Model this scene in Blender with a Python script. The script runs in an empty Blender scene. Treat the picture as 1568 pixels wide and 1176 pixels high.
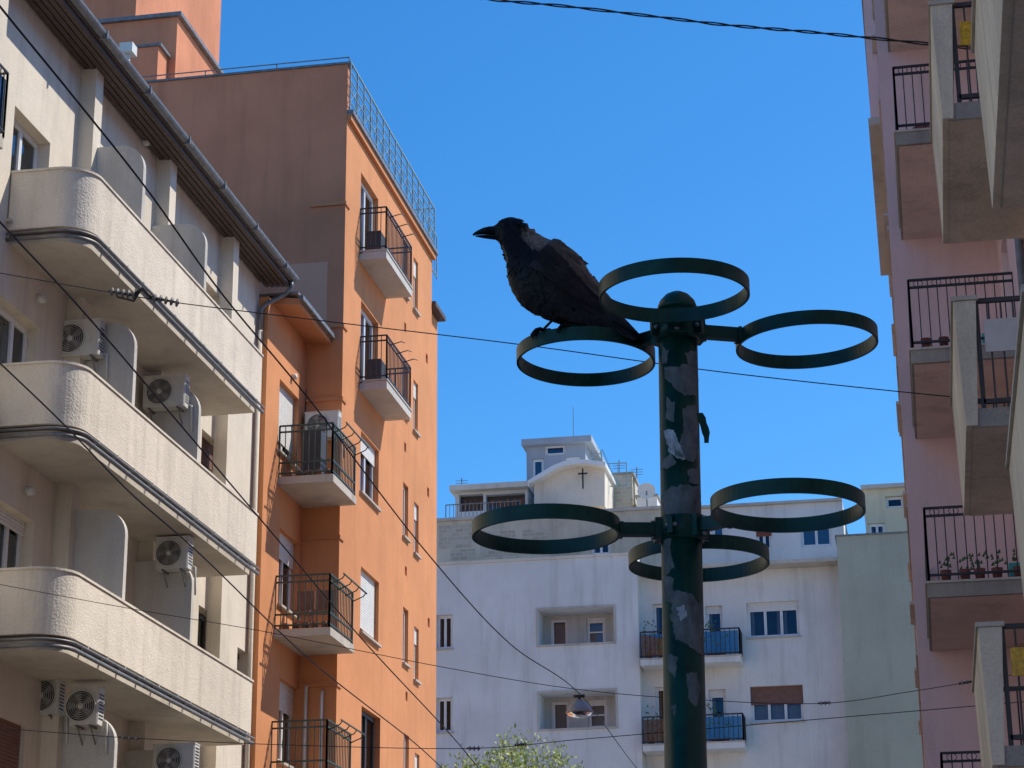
import bpy, math, random
from mathutils import Vector, noise
random.seed(11)
sin,cos,rad=math.sin,math.cos,math.radians
W,H,F=1568.0,1176.0,3335.0
PITCH,YAW,ROLL=rad(18.5),rad(10.6),0.008
C=Vector((0,0,1.6))
FW=Vector((-sin(YAW)*cos(PITCH),cos(YAW)*cos(PITCH),sin(PITCH)))
R0=Vector((cos(YAW),sin(YAW),0)); U0=R0.cross(FW)
FH=Vector((-sin(YAW),cos(YAW),0))
RC=R0*cos(ROLL)-U0*sin(ROLL); UC=R0*sin(ROLL)+U0*cos(ROLL)
def ray(u,v): return FW*F+RC*(u-W/2)-UC*(v-H/2)
def hitp(u,v,p0,n):
    d=ray(u,v); return C+d*((p0-C).dot(n)/d.dot(n))
def hx(u,v,x): return hitp(u,v,Vector((x,0,0)),Vector((1,0,0)))
def hy(u,v,y): return hitp(u,v,Vector((0,y,0)),Vector((0,1,0)))
def hz(u,v,z): return hitp(u,v,Vector((0,0,z)),Vector((0,0,1)))
scene=bpy.context.scene
# ---------------------------------------------------------------- materials
def newmat(name):
    m=bpy.data.materials.new(name); m.use_nodes=True
    nt=m.node_tree; b=nt.nodes['Principled BSDF']; return m,nt,b
def N(nt,t,**k):
    n=nt.nodes.new(t)
    for a,v in k.items():
        if a in n.inputs: n.inputs[a].default_value=v
        else: setattr(n,a,v)
    return n
def stucco(name,col,var=.12,stain=.25,bump=.25,rough=.9,fine=45,dirt=(0.10,0.085,0.07)):
    m,nt,b=newmat(name); L=nt.links.new
    tc=N(nt,'ShaderNodeTexCoord')
    n1=N(nt,'ShaderNodeTexNoise',Scale=.55,Detail=6.0,Roughness=.6); L(tc.outputs['Object'],n1.inputs['Vector'])
    mp=N(nt,'ShaderNodeMapping'); mp.inputs['Scale'].default_value=(2.6,2.6,.22); L(tc.outputs['Object'],mp.inputs['Vector'])
    n2=N(nt,'ShaderNodeTexNoise',Scale=1.0,Detail=5.0,Roughness=.65); L(mp.outputs[0],n2.inputs['Vector'])
    r1=N(nt,'ShaderNodeMapRange'); r1.inputs[1].default_value=.3;r1.inputs[2].default_value=.7;r1.inputs[3].default_value=1-var;r1.inputs[4].default_value=1+var
    L(n1.outputs['Fac'],r1.inputs[0])
    n3=N(nt,'ShaderNodeTexNoise',Scale=fine,Detail=3.0); L(tc.outputs['Object'],n3.inputs['Vector'])
    r3=N(nt,'ShaderNodeMapRange'); r3.inputs[1].default_value=.3;r3.inputs[2].default_value=.7;r3.inputs[3].default_value=.93;r3.inputs[4].default_value=1.06
    L(n3.outputs['Fac'],r3.inputs[0])
    mu=N(nt,'ShaderNodeMath',operation='MULTIPLY'); L(r1.outputs[0],mu.inputs[0]); L(r3.outputs[0],mu.inputs[1])
    vm=N(nt,'ShaderNodeVectorMath',operation='SCALE'); vm.inputs[0].default_value=col; L(mu.outputs[0],vm.inputs['Scale'])
    r2=N(nt,'ShaderNodeMapRange'); r2.inputs[1].default_value=.5;r2.inputs[2].default_value=.78;r2.inputs[3].default_value=0;r2.inputs[4].default_value=stain
    L(n2.outputs['Fac'],r2.inputs[0])
    mx=N(nt,'ShaderNodeMix',data_type='RGBA'); L(r2.outputs[0],mx.inputs[0]); L(vm.outputs[0],mx.inputs[6]); mx.inputs[7].default_value=(*dirt,1)
    L(mx.outputs[2],b.inputs['Base Color']); b.inputs['Roughness'].default_value=rough
    b.inputs['Specular IOR Level'].default_value=.2
    n4=N(nt,'ShaderNodeTexNoise',Scale=3.2,Detail=4.0); L(tc.outputs['Object'],n4.inputs['Vector'])
    hs=N(nt,'ShaderNodeMath',operation='MULTIPLY_ADD'); L(n4.outputs['Fac'],hs.inputs[0]); hs.inputs[1].default_value=1.5; L(n3.outputs['Fac'],hs.inputs[2])
    bp=N(nt,'ShaderNodeBump'); bp.inputs['Strength'].default_value=bump; bp.inputs['Distance'].default_value=.03
    L(hs.outputs[0],bp.inputs['Height']); L(bp.outputs[0],b.inputs['Normal'])
    return m
def plain(name,col,rough=.5,metal=0,var=.15,sc=8,bump=0):
    m,nt,b=newmat(name); L=nt.links.new
    tc=N(nt,'ShaderNodeTexCoord'); n1=N(nt,'ShaderNodeTexNoise',Scale=float(sc),Detail=4.0); L(tc.outputs['Object'],n1.inputs['Vector'])
    r1=N(nt,'ShaderNodeMapRange'); r1.inputs[1].default_value=.3;r1.inputs[2].default_value=.7;r1.inputs[3].default_value=1-var;r1.inputs[4].default_value=1+var
    L(n1.outputs['Fac'],r1.inputs[0])
    vm=N(nt,'ShaderNodeVectorMath',operation='SCALE'); vm.inputs[0].default_value=col; L(r1.outputs[0],vm.inputs['Scale'])
    L(vm.outputs[0],b.inputs['Base Color']); b.inputs['Roughness'].default_value=rough; b.inputs['Metallic'].default_value=metal
    if bump:
        bp=N(nt,'ShaderNodeBump'); bp.inputs['Strength'].default_value=bump; bp.inputs['Distance'].default_value=.01
        L(n1.outputs['Fac'],bp.inputs['Height']); L(bp.outputs[0],b.inputs['Normal'])
    return m
def glassmat(name,tint=(.62,.66,.68),refl=.07,gc=(.9,.95,1)):
    m=bpy.data.materials.new(name); m.use_nodes=True; nt=m.node_tree; nt.nodes.clear(); L=nt.links.new
    o=N(nt,'ShaderNodeOutputMaterial'); t=N(nt,'ShaderNodeBsdfTransparent'); t.inputs[0].default_value=(*tint,1)
    g=N(nt,'ShaderNodeBsdfGlossy'); g.inputs['Roughness'].default_value=.02; g.inputs['Color'].default_value=(*gc,1)
    tc=N(nt,'ShaderNodeTexCoord'); n1=N(nt,'ShaderNodeTexNoise',Scale=.9,Detail=1.0); L(tc.outputs['Object'],n1.inputs['Vector'])
    bp=N(nt,'ShaderNodeBump'); bp.inputs['Strength'].default_value=.15; bp.inputs['Distance'].default_value=.1; L(n1.outputs['Fac'],bp.inputs['Height']); L(bp.outputs[0],g.inputs['Normal'])
    fr=N(nt,'ShaderNodeFresnel'); fr.inputs[0].default_value=1.5
    ad=N(nt,'ShaderNodeMath',operation='ADD',use_clamp=True); L(fr.outputs[0],ad.inputs[0]); ad.inputs[1].default_value=refl
    mx=N(nt,'ShaderNodeMixShader'); L(ad.outputs[0],mx.inputs[0]); L(t.outputs[0],mx.inputs[1]); L(g.outputs[0],mx.inputs[2]); L(mx.outputs[0],o.inputs[0])
    return m
CREAM=stucco('cream_stucco',(.72,.645,.52),.12,.28,.3)
CREAMP=stucco('cream_parapet',(.74,.67,.555),.12,.32,.38,fine=32)
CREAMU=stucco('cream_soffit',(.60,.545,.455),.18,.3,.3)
CGREY=stucco('shaded_partition',(.58,.555,.50),.14,.3,.35)  # cream greyed down: shade on the partitions is put into the colour
ORANGE=stucco('orange_stucco',(.66,.285,.125),.10,.22,.25,dirt=(.27,.12,.06))
ORANGE2=stucco('terracotta_stucco',(.62,.25,.135),.14,.32,.25,dirt=(.24,.095,.05))
OTRIM=stucco('orange_trim',(.60,.26,.12),.08,.2)
PATCH=stucco('pale_patch',(.72,.37,.24),.06,.1)
WHITEB=stucco('white_stucco',(.72,.715,.68),.10,.26,.25)
GREENB=stucco('greygreen_stucco',(.40,.41,.32),.10,.25,.2)
BEIGEB=stucco('beige_stucco',(.60,.54,.42),.22,.45,.3)
YELLB=stucco('pale_yellow_stucco',(.66,.58,.40),.10,.25,.2)
PINK=stucco('pink_stucco',(.80,.57,.56),.09,.18,.25)
PINKU=stucco('pink_soffit',(.76,.60,.53),.16,.3,.3)
CONC=stucco('concrete',(.70,.635,.49),.24,.42,.5,fine=30)
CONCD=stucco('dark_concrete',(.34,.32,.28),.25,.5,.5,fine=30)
CONCU=stucco('concrete_soffit',(.68,.61,.48),.25,.45,.5,fine=30)
CONCL=stucco('slab_edge',(.54,.50,.43),.15,.4,.4)
ASPH=stucco('asphalt',(.08,.078,.075),.2,.1,.5,fine=60)
PAVE=stucco('pavement_concrete',(.45,.43,.385),.12,.2,.3)
WHITE=plain('white_frame',(.80,.80,.78),.4,var=.05)
SHUT=plain('shutter_white',(.74,.73,.68),.5,var=.06)
BROWN=plain('brown_wood',(.085,.055,.04),.6,var=.3,sc=12)
BRSHUT=plain('brown_shutter',(.20,.10,.07),.6)
DARKF=plain('dark_frame',(.05,.045,.04),.5)
ZINC=plain('zinc',(.20,.20,.20),.5,.3,.25)
IRON=plain('black_iron',(.02,.02,.022),.5)
GREENI=plain('green_iron',(.035,.065,.05),.5)
TEAL=plain('teal_rail',(.22,.33,.36),.45)
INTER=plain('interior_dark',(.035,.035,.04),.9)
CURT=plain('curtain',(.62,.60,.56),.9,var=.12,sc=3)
ACW=plain('ac_white',(.66,.65,.59),.5,var=.08)
ACD=plain('ac_dark',(.04,.04,.045),.6)
GLASS=glassmat('window_glass'); GLASSB=glassmat('blue_glass',(.30,.38,.45),.10,(.5,.65,.85)); GLASSF=glassmat('blue_tinted_glass',(.5,.55,.6),.03,(.4,.55,.75))
AMBER=plain('amber_glass',(.65,.38,.02),.25,var=.4,sc=30)
RED=plain('red_brown',(.25,.07,.04),.7)
WIREM=plain('cable_rubber',(.012,.012,.014),.6)
PLANT=plain('plant_leaf',(.07,.14,.03),.7,var=.4)
TURQ=plain('turquoise_plastic',(.05,.42,.38),.5)
BRICKM,nt,b=newmat('brick_patchwork'); 
tc=N(nt,'ShaderNodeTexCoord'); mp=N(nt,'ShaderNodeMapping'); mp.inputs['Rotation'].default_value=(rad(90),0,0); nt.links.new(tc.outputs['Object'],mp.inputs[0])
bk=N(nt,'ShaderNodeTexBrick'); bk.inputs['Scale'].default_value=1.6; bk.inputs['Color1'].default_value=(.42,.36,.27,1); bk.inputs['Color2'].default_value=(.53,.48,.38,1); bk.inputs['Mortar'].default_value=(.55,.51,.42,1)
nt.links.new(mp.outputs[0],bk.inputs[0]); nt.links.new(bk.outputs[0],b.inputs['Base Color']); b.inputs['Roughness'].default_value=.9
# ---------------------------------------------------------------- mesh accum
class G:
    def __init__(s): s.v=[];s.f=[];s.m=[];s.sm=[];s.mats=[]
    def add(s,vs,fs,mat,smooth=False):
        o=len(s.v); s.v+= [tuple(p) for p in vs]
        if mat not in s.mats: s.mats.append(mat)
        k=s.mats.index(mat)
        for f in fs: s.f.append(tuple(i+o for i in f)); s.m.append(k); s.sm.append(smooth)
    def box(s,mat,x0,x1,y0,y1,z0,z1):
        x0,x1=sorted((x0,x1));y0,y1=sorted((y0,y1));z0,z1=sorted((z0,z1))
        s.add([(x0,y0,z0),(x1,y0,z0),(x1,y1,z0),(x0,y1,z0),(x0,y0,z1),(x1,y0,z1),(x1,y1,z1),(x0,y1,z1)],
          [(0,3,2,1),(4,5,6,7),(0,1,5,4),(1,2,6,5),(2,3,7,6),(3,0,4,7)],mat)
    def tube(s,mat,pts,r,n=8,closed=False,smooth=True,caps=True):
        pts=[Vector(p) for p in pts]; k=len(pts); rs=r if isinstance(r,(list,tuple)) else [r]*k
        vs=[];ref=None
        for i,p in enumerate(pts):
            if closed: t=(pts[(i+1)%k]-pts[i-1])
            else: t=pts[min(i+1,k-1)]-pts[max(i-1,0)]
            t.normalize()
            if ref is None: ref=Vector((0,0,1)) if abs(t.z)<.9 else Vector((1,0,0))
            a=(ref-t*ref.dot(t)).normalized(); ref=a; b=t.cross(a)
            for j in range(n):
                th=2*math.pi*(j+.5)/n; vs.append(p+(a*cos(th)+b*sin(th))*rs[i])
        fs=[]
        for i in range(k if closed else k-1):
            for j in range(n):
                i2=(i+1)%k; fs.append((i*n+j,i*n+(j+1)%n,i2*n+(j+1)%n,i2*n+j))
        if caps and not closed: fs.append(tuple(range(n))[::-1]); fs.append(tuple((k-1)*n+j for j in range(n)))
        s.add(vs,fs,mat,smooth)
    def bar(s,mat,p,q,r): s.tube(mat,[p,q],r*1.25,4,smooth=False)
    def prism(s,mat,poly,h):
        n=len(poly); h=Vector(h); vs=[Vector(p) for p in poly]; vs+= [p+h for p in vs]
        fs=[tuple(range(n))[::-1],tuple(range(n,2*n))]+[(i,(i+1)%n,(i+1)%n+n,i+n) for i in range(n)]
        s.add(vs,fs,mat)
    def sphere(s,mat,c,rx,ry,rz,n=16,m=10):
        vs=[];fs=[];c=Vector(c)
        for i in range(m+1):
            ph=math.pi*i/m
            for j in range(n):
                th=2*math.pi*j/n; vs.append(c+Vector((rx*sin(ph)*cos(th),ry*sin(ph)*sin(th),rz*cos(ph))))
        for i in range(m):
            for j in range(n): fs.append((i*n+j,(i+1)*n+j,(i+1)*n+(j+1)%n,i*n+(j+1)%n))
        s.add(vs,fs,mat,True)
    def make(s,name):
        me=bpy.data.meshes.new(name); me.from_pydata(s.v,[],s.f)
        for m in s.mats: me.materials.append(m)
        me.polygons.foreach_set('material_index',s.m); me.polygons.foreach_set('use_smooth',s.sm); me.update()
        ob=bpy.data.objects.new(name,me); scene.collection.objects.link(ob); return ob
class Obj:
    def __init__(s,name): s.name=name; s.p={}
    def g(s,part): return s.p.setdefault(part,G())
    def finish(s):
        e=bpy.data.objects.new(s.name,None); scene.collection.objects.link(e)
        for k,g in s.p.items():
            o=g.make(k); o.parent=e
        return e
class Face:
    def __init__(s,ax,pos,sg): s.ax,s.pos,s.sg=ax,pos,sg
    def pt(s,a,z,d=0):
        return Vector((s.pos+s.sg*d,a,z)) if s.ax=='X' else Vector((a,s.pos+s.sg*d,z))
    def hit(s,u,v):
        p=hx(u,v,s.pos) if s.ax=='X' else hy(u,v,s.pos)
        return (p.y,p.z) if s.ax=='X' else (p.x,p.z)
    def box(s,g,mat,a0,a1,z0,z1,d0,d1):
        p=s.pt(a0,z0,d0);q=s.pt(a1,z1,d1); g.box(mat,p.x,q.x,p.y,q.y,p.z,q.z)
    def quad(s,g,mat,a0,a1,z0,z1,d=0):
        g.add([s.pt(a0,z0,d),s.pt(a1,z0,d),s.pt(a1,z1,d),s.pt(a0,z1,d)],[(0,1,2,3)],mat)
def wpx(f,u0,vt,vb,u1,**k):
    vm=(vt+vb)/2; a0,_=f.hit(u0,vm); a1,_=f.hit(u1,vm); _,z1=f.hit(u0,vt); _,z0=f.hit(u0,vb)
    d=dict(a0=a0,a1=a1,z0=z0,z1=z1); d.update(k); return d
def window(o,f,a0,a1,z0,z1,dep=.16,n=2,mat=None,shut=0,cur=0,sill=True,smat=None,gl=None,fr=.06,deep=.8,empty=False,tr=0):
    if empty: return
    mat=mat or WHITE; gl=gl or GLASS; g=o.g('windows')
    D=-dep-.05; E=-dep-deep
    P=f.pt
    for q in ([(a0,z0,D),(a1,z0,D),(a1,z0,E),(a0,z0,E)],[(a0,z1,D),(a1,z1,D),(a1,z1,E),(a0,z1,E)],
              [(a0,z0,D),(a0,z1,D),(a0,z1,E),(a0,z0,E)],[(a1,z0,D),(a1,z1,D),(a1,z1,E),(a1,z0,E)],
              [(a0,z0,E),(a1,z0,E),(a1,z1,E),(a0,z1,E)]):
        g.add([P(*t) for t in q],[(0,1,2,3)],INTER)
    d0,d1=-dep-.05,-dep+.01
    f.box(g,mat,a0,a0+fr,z0,z1,d0,d1); f.box(g,mat,a1-fr,a1,z0,z1,d0,d1)
    f.box(g,mat,a0+fr,a1-fr,z0,z0+fr,d0,d1); f.box(g,mat,a0+fr,a1-fr,z1-fr,z1,d0,d1)
    iw=(a1-a0-2*fr)/n
    for i in range(n):
        b0=a0+fr+iw*i; b1=b0+iw; s=.045; e0,e1=-dep-.03,-dep+.025
        zz0,zz1=z0+fr,z1-fr
        f.box(g,mat,b0+.004,b0+s,zz0,zz1,e0,e1); f.box(g,mat,b1-s,b1-.004,zz0,zz1,e0,e1)
        f.box(g,mat,b0+s,b1-s,zz0,zz0+s,e0,e1-.002); f.box(g,mat,b0+s,b1-s,zz1-s,zz1,e0,e1-.002)
        if tr: f.box(g,mat,b0+s,b1-s,z0+(z1-z0)*tr,z0+(z1-z0)*tr+.05,e0,e1-.002)
        f.quad(g,gl,b0+s,b1-s,zz0+s,zz1-s,-dep-.012)
        if cur>0:
            K=10; ww=(b1-b0-.02); c0=b0+.01; 
            if cur<1: ww*=cur; c0=b0+.01 if i%2==0 else b1-.01-ww
            vs=[];fs=[]
            for k in range(K+1):
                a=c0+ww*k/K; dd=-dep-.16-.03*sin(k*2.3+i); vs+= [P(a,zz0,dd),P(a,zz1,dd)]
            for k in range(K): fs.append((2*k,2*k+2,2*k+3,2*k+1))
            g.add(vs,fs,CURT,True)
    if shut>0:
        zb=z1-(z1-z0)*shut; z=z1; sm=smat or SHUT
        hh=.055
        while z>zb+.02:
            f.box(g,sm,a0+.01,a1-.01,max(z-hh+.008,zb),z,-dep+.03,-dep+.05); f.quad(g,sm,a0+.01,a1-.01,max(z-hh,zb),z,-dep+.034); z-=hh
    if sill: f.box(g,CONCL if sill is True else sill,a0-.05,a1+.05,z0-.05,z0-.003,-dep+.03,.07)
def facade(o,part,mat,f,a0,a1,z0,z1,wins):
    g=o.g(part)
    A=sorted({a0,a1}|{w[k] for w in wins for k in('a0','a1') if a0<w[k]<a1})
    Z=sorted({z0,z1}|{w[k] for w in wins for k in('z0','z1') if z0<w[k]<z1})
    for i in range(len(A)-1):
        for j in range(len(Z)-1):
            ca=(A[i]+A[i+1])/2;cz=(Z[j]+Z[j+1])/2
            if any(w['a0']<ca<w['a1'] and w['z0']<cz<w['z1'] for w in wins): continue
            f.quad(g,mat,A[i],A[i+1],Z[j],Z[j+1])
    for w in wins:
        dep=w.get('dep',.16)+.05; b0,b1,c0,c1=w['a0'],w['a1'],w['z0'],w['z1']; P=f.pt
        for q in ([(b0,c0,0),(b1,c0,0),(b1,c0,-dep),(b0,c0,-dep)],[(b0,c1,0),(b1,c1,0),(b1,c1,-dep),(b0,c1,-dep)],
                  [(b0,c0,0),(b0,c1,0),(b0,c1,-dep),(b0,c0,-dep)],[(b1,c0,0),(b1,c1,0),(b1,c1,-dep),(b1,c0,-dep)]):
            g.add([P(*t) for t in q],[(0,1,2,3)],mat)
        window(o,f,**w)
def railing(g,mat,path,z0,h,sp=.11,r=.008,rr=.014,mid=None):
    for i in range(len(path)-1):
        p=Vector((*path[i],0));q=Vector((*path[i+1],0)); L=(q-p).length; n=max(1,int(L/sp))
        for z in [z0+.08,z0+h]+([z0+m for m in mid] if mid else []): g.bar(mat,p+Vector((0,0,z)),q+Vector((0,0,z)),rr)
        for k in range(n+1):
            t=p.lerp(q,k/n); e=(k in(0,n)); g.bar(mat,t+Vector((0,0,z0)),t+Vector((0,0,z0+h)),rr if e else r)
def aircon(y,xc,z,w=.8,h=.56,dp=.28):
    g=G(); x0,x1=xc-w/2,xc+w/2; y0,y1=y-dp,y-.04
    c=.02
    g.prism(ACW,[(x0+c,y0,z),(x1-c,y0,z),(x1,y0+c,z),(x1,y1,z),(x0,y1,z),(x0,y0+c,z)],(0,0,h))
    g.box(ACW,x0-.008,x1+.008,y0-.008,y1,z+h,z+h+.02)
    fx=x0+w*.40; fz=z+h*.5; R=h*.42
    g.tube(ACD,[(fx,y0-.003,fz),(fx,y0-.006,fz)],R,28)
    for k in range(7):
        rr=R*(k+1)/7; g.tube(ACW,[(fx+rr*cos(t),y0-.02,fz+rr*sin(t)) for t in [2*math.pi*i/24 for i in range(24)]],.004 if k<6 else .012,4,closed=True)
    for k in range(5):
        t=2*math.pi*k/5+.3
        a=Vector((fx,y0-.010,fz)); p1=a+Vector((cos(t),0,sin(t)))*R*.9; p2=a+Vector((cos(t+.6),0,sin(t+.6)))*R*.85
        g.add([a,p1,p2],[(0,1,2)],ZINC)
    g.tube(ACW,[(fx,y0-.008,fz),(fx,y0-.026,fz)],R*.2,12)
    for k in range(8): g.box(ACD,x1+.001,x1+.006,y0+.04,y1-.03,z+.08+k*.05,z+.1+k*.05)
    for xx in (x0+.12,x1-.12):
        g.box(ZINC,xx-.015,xx+.015,y0-.01,y,z-.03,z-.002); g.bar(ZINC,(xx,y0+.05,z-.02),(xx,y,z-.25),.01)
    g.tube(ACW,[(x1-.05,y1-.02,z+.1),(x1+.05,y1,z+.06),(x1+.06,y1+.02,z-.4)],.018,6)
    return g.make('air_conditioner')
# ================================================================= CREAM BUILDING (left)
cb=Obj('cream_apartment_building'); FL=Face('X',-12.6,1)
XB=-11.4; YB0=27.5; YB1=hx(400,600,XB).y
zu=[hx(400,v,XB).z for v in (635,885,1150)]
z1_=zu[0]; FLH=(zu[0]-zu[2])/2
lev=[z1_+FLH*k for k in (0,-1,-2,-3,-4)]
EZ=hx(445,425,-12.0).z; YE=39.6
Lw=[]
Lw.append(wpx(FL,20,158,250,78,n=2,cur=.0,shut=.0,dep=.2))
Lw[-1]['z0']=lev[0]+.35
Lw.append(wpx(FL,-12,440,545,62,n=3,dep=.2,cur=.4)); Lw[-1]['z0']=lev[1]+.35
Lw.append(wpx(FL,-16,755,880,52,n=3,dep=.2,cur=.3,shut=.12)); Lw[-1]['z0']=lev[2]+.35
Lw.append(wpx(FL,-25,1085,1190,38,n=2,dep=.12,shut=.95,smat=BRSHUT))
for k in range(4):
    z=lev[k]
    Lw.append(dict(a0=30.8,a1=32.4,z0=z+.3,z1=z+2.4,n=2,dep=.2,cur=.5))
    Lw.append(dict(a0=34.1,a1=34.9,z0=z+.3,z1=z+2.4,n=1,dep=.2,cur=.5))
Lw.append(wpx(FL,311,425,470,338,n=1,dep=.2)); Lw.append(wpx(FL,308,655,735,340,n=1,dep=.2,shut=.5,smat=BRSHUT))
Lw.append(wpx(FL,303,925,1005,330,n=1,dep=.2,mat=DARKF)); Lw.append(wpx(FL,363,990,1037,386,n=1,dep=.2,mat=DARKF))
facade(cb,'walls',CREAM,FL,4,YE,0,EZ+.25,Lw)
g=cb.g('walls'); g.box(CREAM,-26,-12.6-1.3,4,YE-.01,0,EZ); 
g.add([(-26,4,0),(-12.6,4,0),(-12.6,4,EZ+.25),(-26,4,EZ+.25)],[(0,1,2,3)],CREAM)
g.add([(-26,YE,0),(-12.6,YE,0),(-12.6,YE,EZ+.25),(-26,YE,EZ+.25)],[(0,1,2,3)],CREAM)
for y in (22.2,26.1,29.85,33.45,37.1):
    FL.box(g,CREAM,y,y+.32,0,EZ+.05,0.0,.26)
gp=cb.g('partitions')
for k in range(4):
    z=lev[k]+.02
    for y,xo in ((30.05,-11.54),(33.32,-11.60)):
        top=z+2.62; r=.42; x0=-12.6
        if k==3: top=z+2.5
        pr=[(x0,y,z),(xo,y,z),(xo,y,top-r)]+[(xo-r+r*cos(t),y,top-r+r*sin(t)) for t in [math.pi/2*i/8 for i in range(1,8)]]+[(xo-r,y,top),(x0,y,top)]
        gp.prism(CGREY,pr,(0,.12,0))
gb=cb.g('balconies'); gr=cb.g('balcony_pipes')
def outline(xo,y0,y1,r,inset=0):
    xo-=inset;y0+=inset;y1-=inset; P=[(-12.6,y0)]
    for i in range(13):
        t=-math.pi/2+math.pi/2*i/12; P.append((xo-r+r*cos(t),y0+r+r*sin(t)))
    P+=[(xo,y1),(-12.6,y1)]; return P
def ribbon(g,mat,P,Q,z0,z1):
    n=len(P); vs=[(x,y,z) for z in (z0,z1) for L in (P,Q) for x,y in L]
    fs=[]
    for i in range(n-1):
        fs+= [(i,i+1,2*n+i+1,2*n+i),(n+i,n+i+1,3*n+i+1,3*n+i),(2*n+i,2*n+i+1,3*n+i+1,3*n+i),(i,i+1,n+i+1,n+i)]
    g.add(vs,fs,mat)
for k in range(5):
    z=lev[k]
    O=outline(XB,YB0,YB1,.5); I=outline(XB,YB0,YB1,.38,.12); 
    S=outline(XB,YB0,YB1,.45,.09)
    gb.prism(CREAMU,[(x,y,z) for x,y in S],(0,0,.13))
    ribbon(gb,CREAMP,O,I,z+.20,z+1.10)
    O2=outline(XB,YB0,YB1,.51,-.02); ribbon(gb,CREAMP,O2,I,z+1.10,z+1.135)
    ribbon(gb,BROWN,outline(XB,YB0,YB1,.43,.07),outline(XB,YB0,YB1,.35,.15),z+.13,z+.2)
    for dz,ins in ((.035,-.03),(.12,-.045)):
        gr.tube(ZINC,[(x,y,z+dz) for x,y in outline(XB,YB0,YB1,.5,ins)][:-1],.032 if dz<.1 else .02,8)
    for i in range(12):
        y=YB0+.9+i*.75+.1*sin(i*3)
        if y<YB1: gr.box(CONCL,XB-.1,XB+.03,y,y+.03,z+.14,z+.19)
zn=hx(10,222,XB).z
gb.box(CONCL,-12.6,-11.5,18,hx(17,205,XB).y,zn,zn+.16); railing(cb.g('balcony_railing'),IRON,[(-11.5,18),(-11.5,hx(16,205,XB).y),(-12.6,hx(16,205,XB).y)],zn+.16,.95)
cb.g('balcony_railing').box(GLASSB,-11.52,-11.51,18,hx(15,205,XB).y,zn+.25,zn+1.0)
ge=cb.g('roof')
XE=-11.98
ge.prism(BROWN,[(-12.6,3.5,EZ-.02),(XE,3.5,EZ-.10),(XE,3.5,EZ+.08),(-12.6,3.5,EZ+.2)],(0,YE+.25-3.5,0))
x=-12.55
while x<XE-.05:
    ge.box(BROWN,x,x+.085,3.52,YE+.24,EZ-.14+(x+12.6)*-.06,EZ-.05); x+=.11
ge.prism(ZINC,[(XE-.02,3.5,EZ+.09),(-19.5,3.5,EZ+3.0),(-26.2,3.5,EZ+.09)],(0,YE+.25-3.5,0))
gp_=[(XE+.02+.10*cos(t),EZ+.03+.10*sin(t)) for t in [math.pi+math.pi*i/8 for i in range(9)]]
poly=[(x,3.4,z) for x,z in gp_]+[(XE+.02+.085*cos(t),3.4,EZ+.03+.085*sin(t)) for t in [2*math.pi-math.pi*i/8 for i in range(9)]]
cb.g('gutter').prism(ZINC,poly,(0,YE+.3-3.4,0))
for y in range(5,40,2): cb.g('gutter').box(ZINC,XE-.1,XE+.135,y,y+.04,EZ-.085,EZ+.06)
cb.g('gutter').tube(ZINC,[(XE,YE+.15,EZ-.05),(XE,YE+.15,EZ-.22),(XE-.12,YE+.15,EZ-.36),(-12.44,YE-.05,EZ-.62),(-12.52,YE-.12,EZ-.75),(-12.52,YE-.12,EZ-1.2)],.045,10)
cb.g('gutter').tube(CREAM,[(-12.52,YE-.12,EZ-1.2),(-12.52,YE-.12,1)],.045,10)
p=hy(196,80,38.); ge.tube(ACW,[(p.x,p.y,p.z-1.2),(p.x,p.y,p.z-.05)],.05,8); ge.box(ACW,p.x-.14,p.x+.14,p.y-.14,p.y+.14,p.z-.05,p.z+.16)
for (u,v) in ((58,458),(40,752),(218,218)):
    a,z=FL.hit(u,v); cb.g('vents').tube(ACW,[FL.pt(a,z,0),FL.pt(a,z,.12)],.07,12)
cb.finish()
def ac_at(u,v,y,w=.8,h=.56):
    p=hy(u,v,y); aircon(y,p.x,p.z-h/2,w,h)
ac_at(125,527,30.05,.78,.56); ac_at(259,607,33.32,.74,.54); ac_at(272,853,33.32,.55,.52)
ac_at(78,1070,30.05,.46,.56); ac_at(139,1086,30.05,.44,.54); ac_at(274,1168,33.32,.7,.5)
# ================================================================= ORANGE BUILDING
ob=Obj('orange_apartment_building'); FR_=Face('X',-12.4,1); YT=42.4
FT=Face('X',-11.6,1); FTY=Face('Y',YT,-1)
YT1=hx(661,480,-11.6).y; ZE=hx(534,178,-11.6).z; ZP=hy(535,98,YT).z
ZR=hx(470,478,-11.9).z
rw=[]
for vt,vb in ((578,690),(806,925),(1036,1165)): rw.append(wpx(FR_,427,vt,vb,457,n=2,dep=.16,cur=.6,shut=.35))
rw[0]['shut']=.8
facade(ob,'walls',ORANGE,FR_,YE,YT,0,ZR,rw)
ob.g('walls').box(ORANGE,-24,-13.8,YE+.01,YT-.01,0,ZR)
g=ob.g('walls')
g.add([(-12.61,YE+.002,0),(-12.4,YE+.002,0),(-12.4,YE+.002,ZR),(-12.61,YE+.002,ZR)],[(0,1,2,3)],ORANGE)
tw=[]
tw.append(wpx(FT,552,262,388,579,n=2,cur=.5,dep=.14)); tw.append(wpx(FT,552,458,586,579,n=2,cur=.5,dep=.14))
tw.append(wpx(FT,552,658,752,580,n=2,shut=.28,dep=.14,cur=.4)); tw.append(wpx(FT,552,866,966,580,n=2,shut=.9,dep=.14)); tw.append(wpx(FT,553,1080,1185,582,n=2,dep=.14,cur=.5,mat=DARKF))
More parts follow.
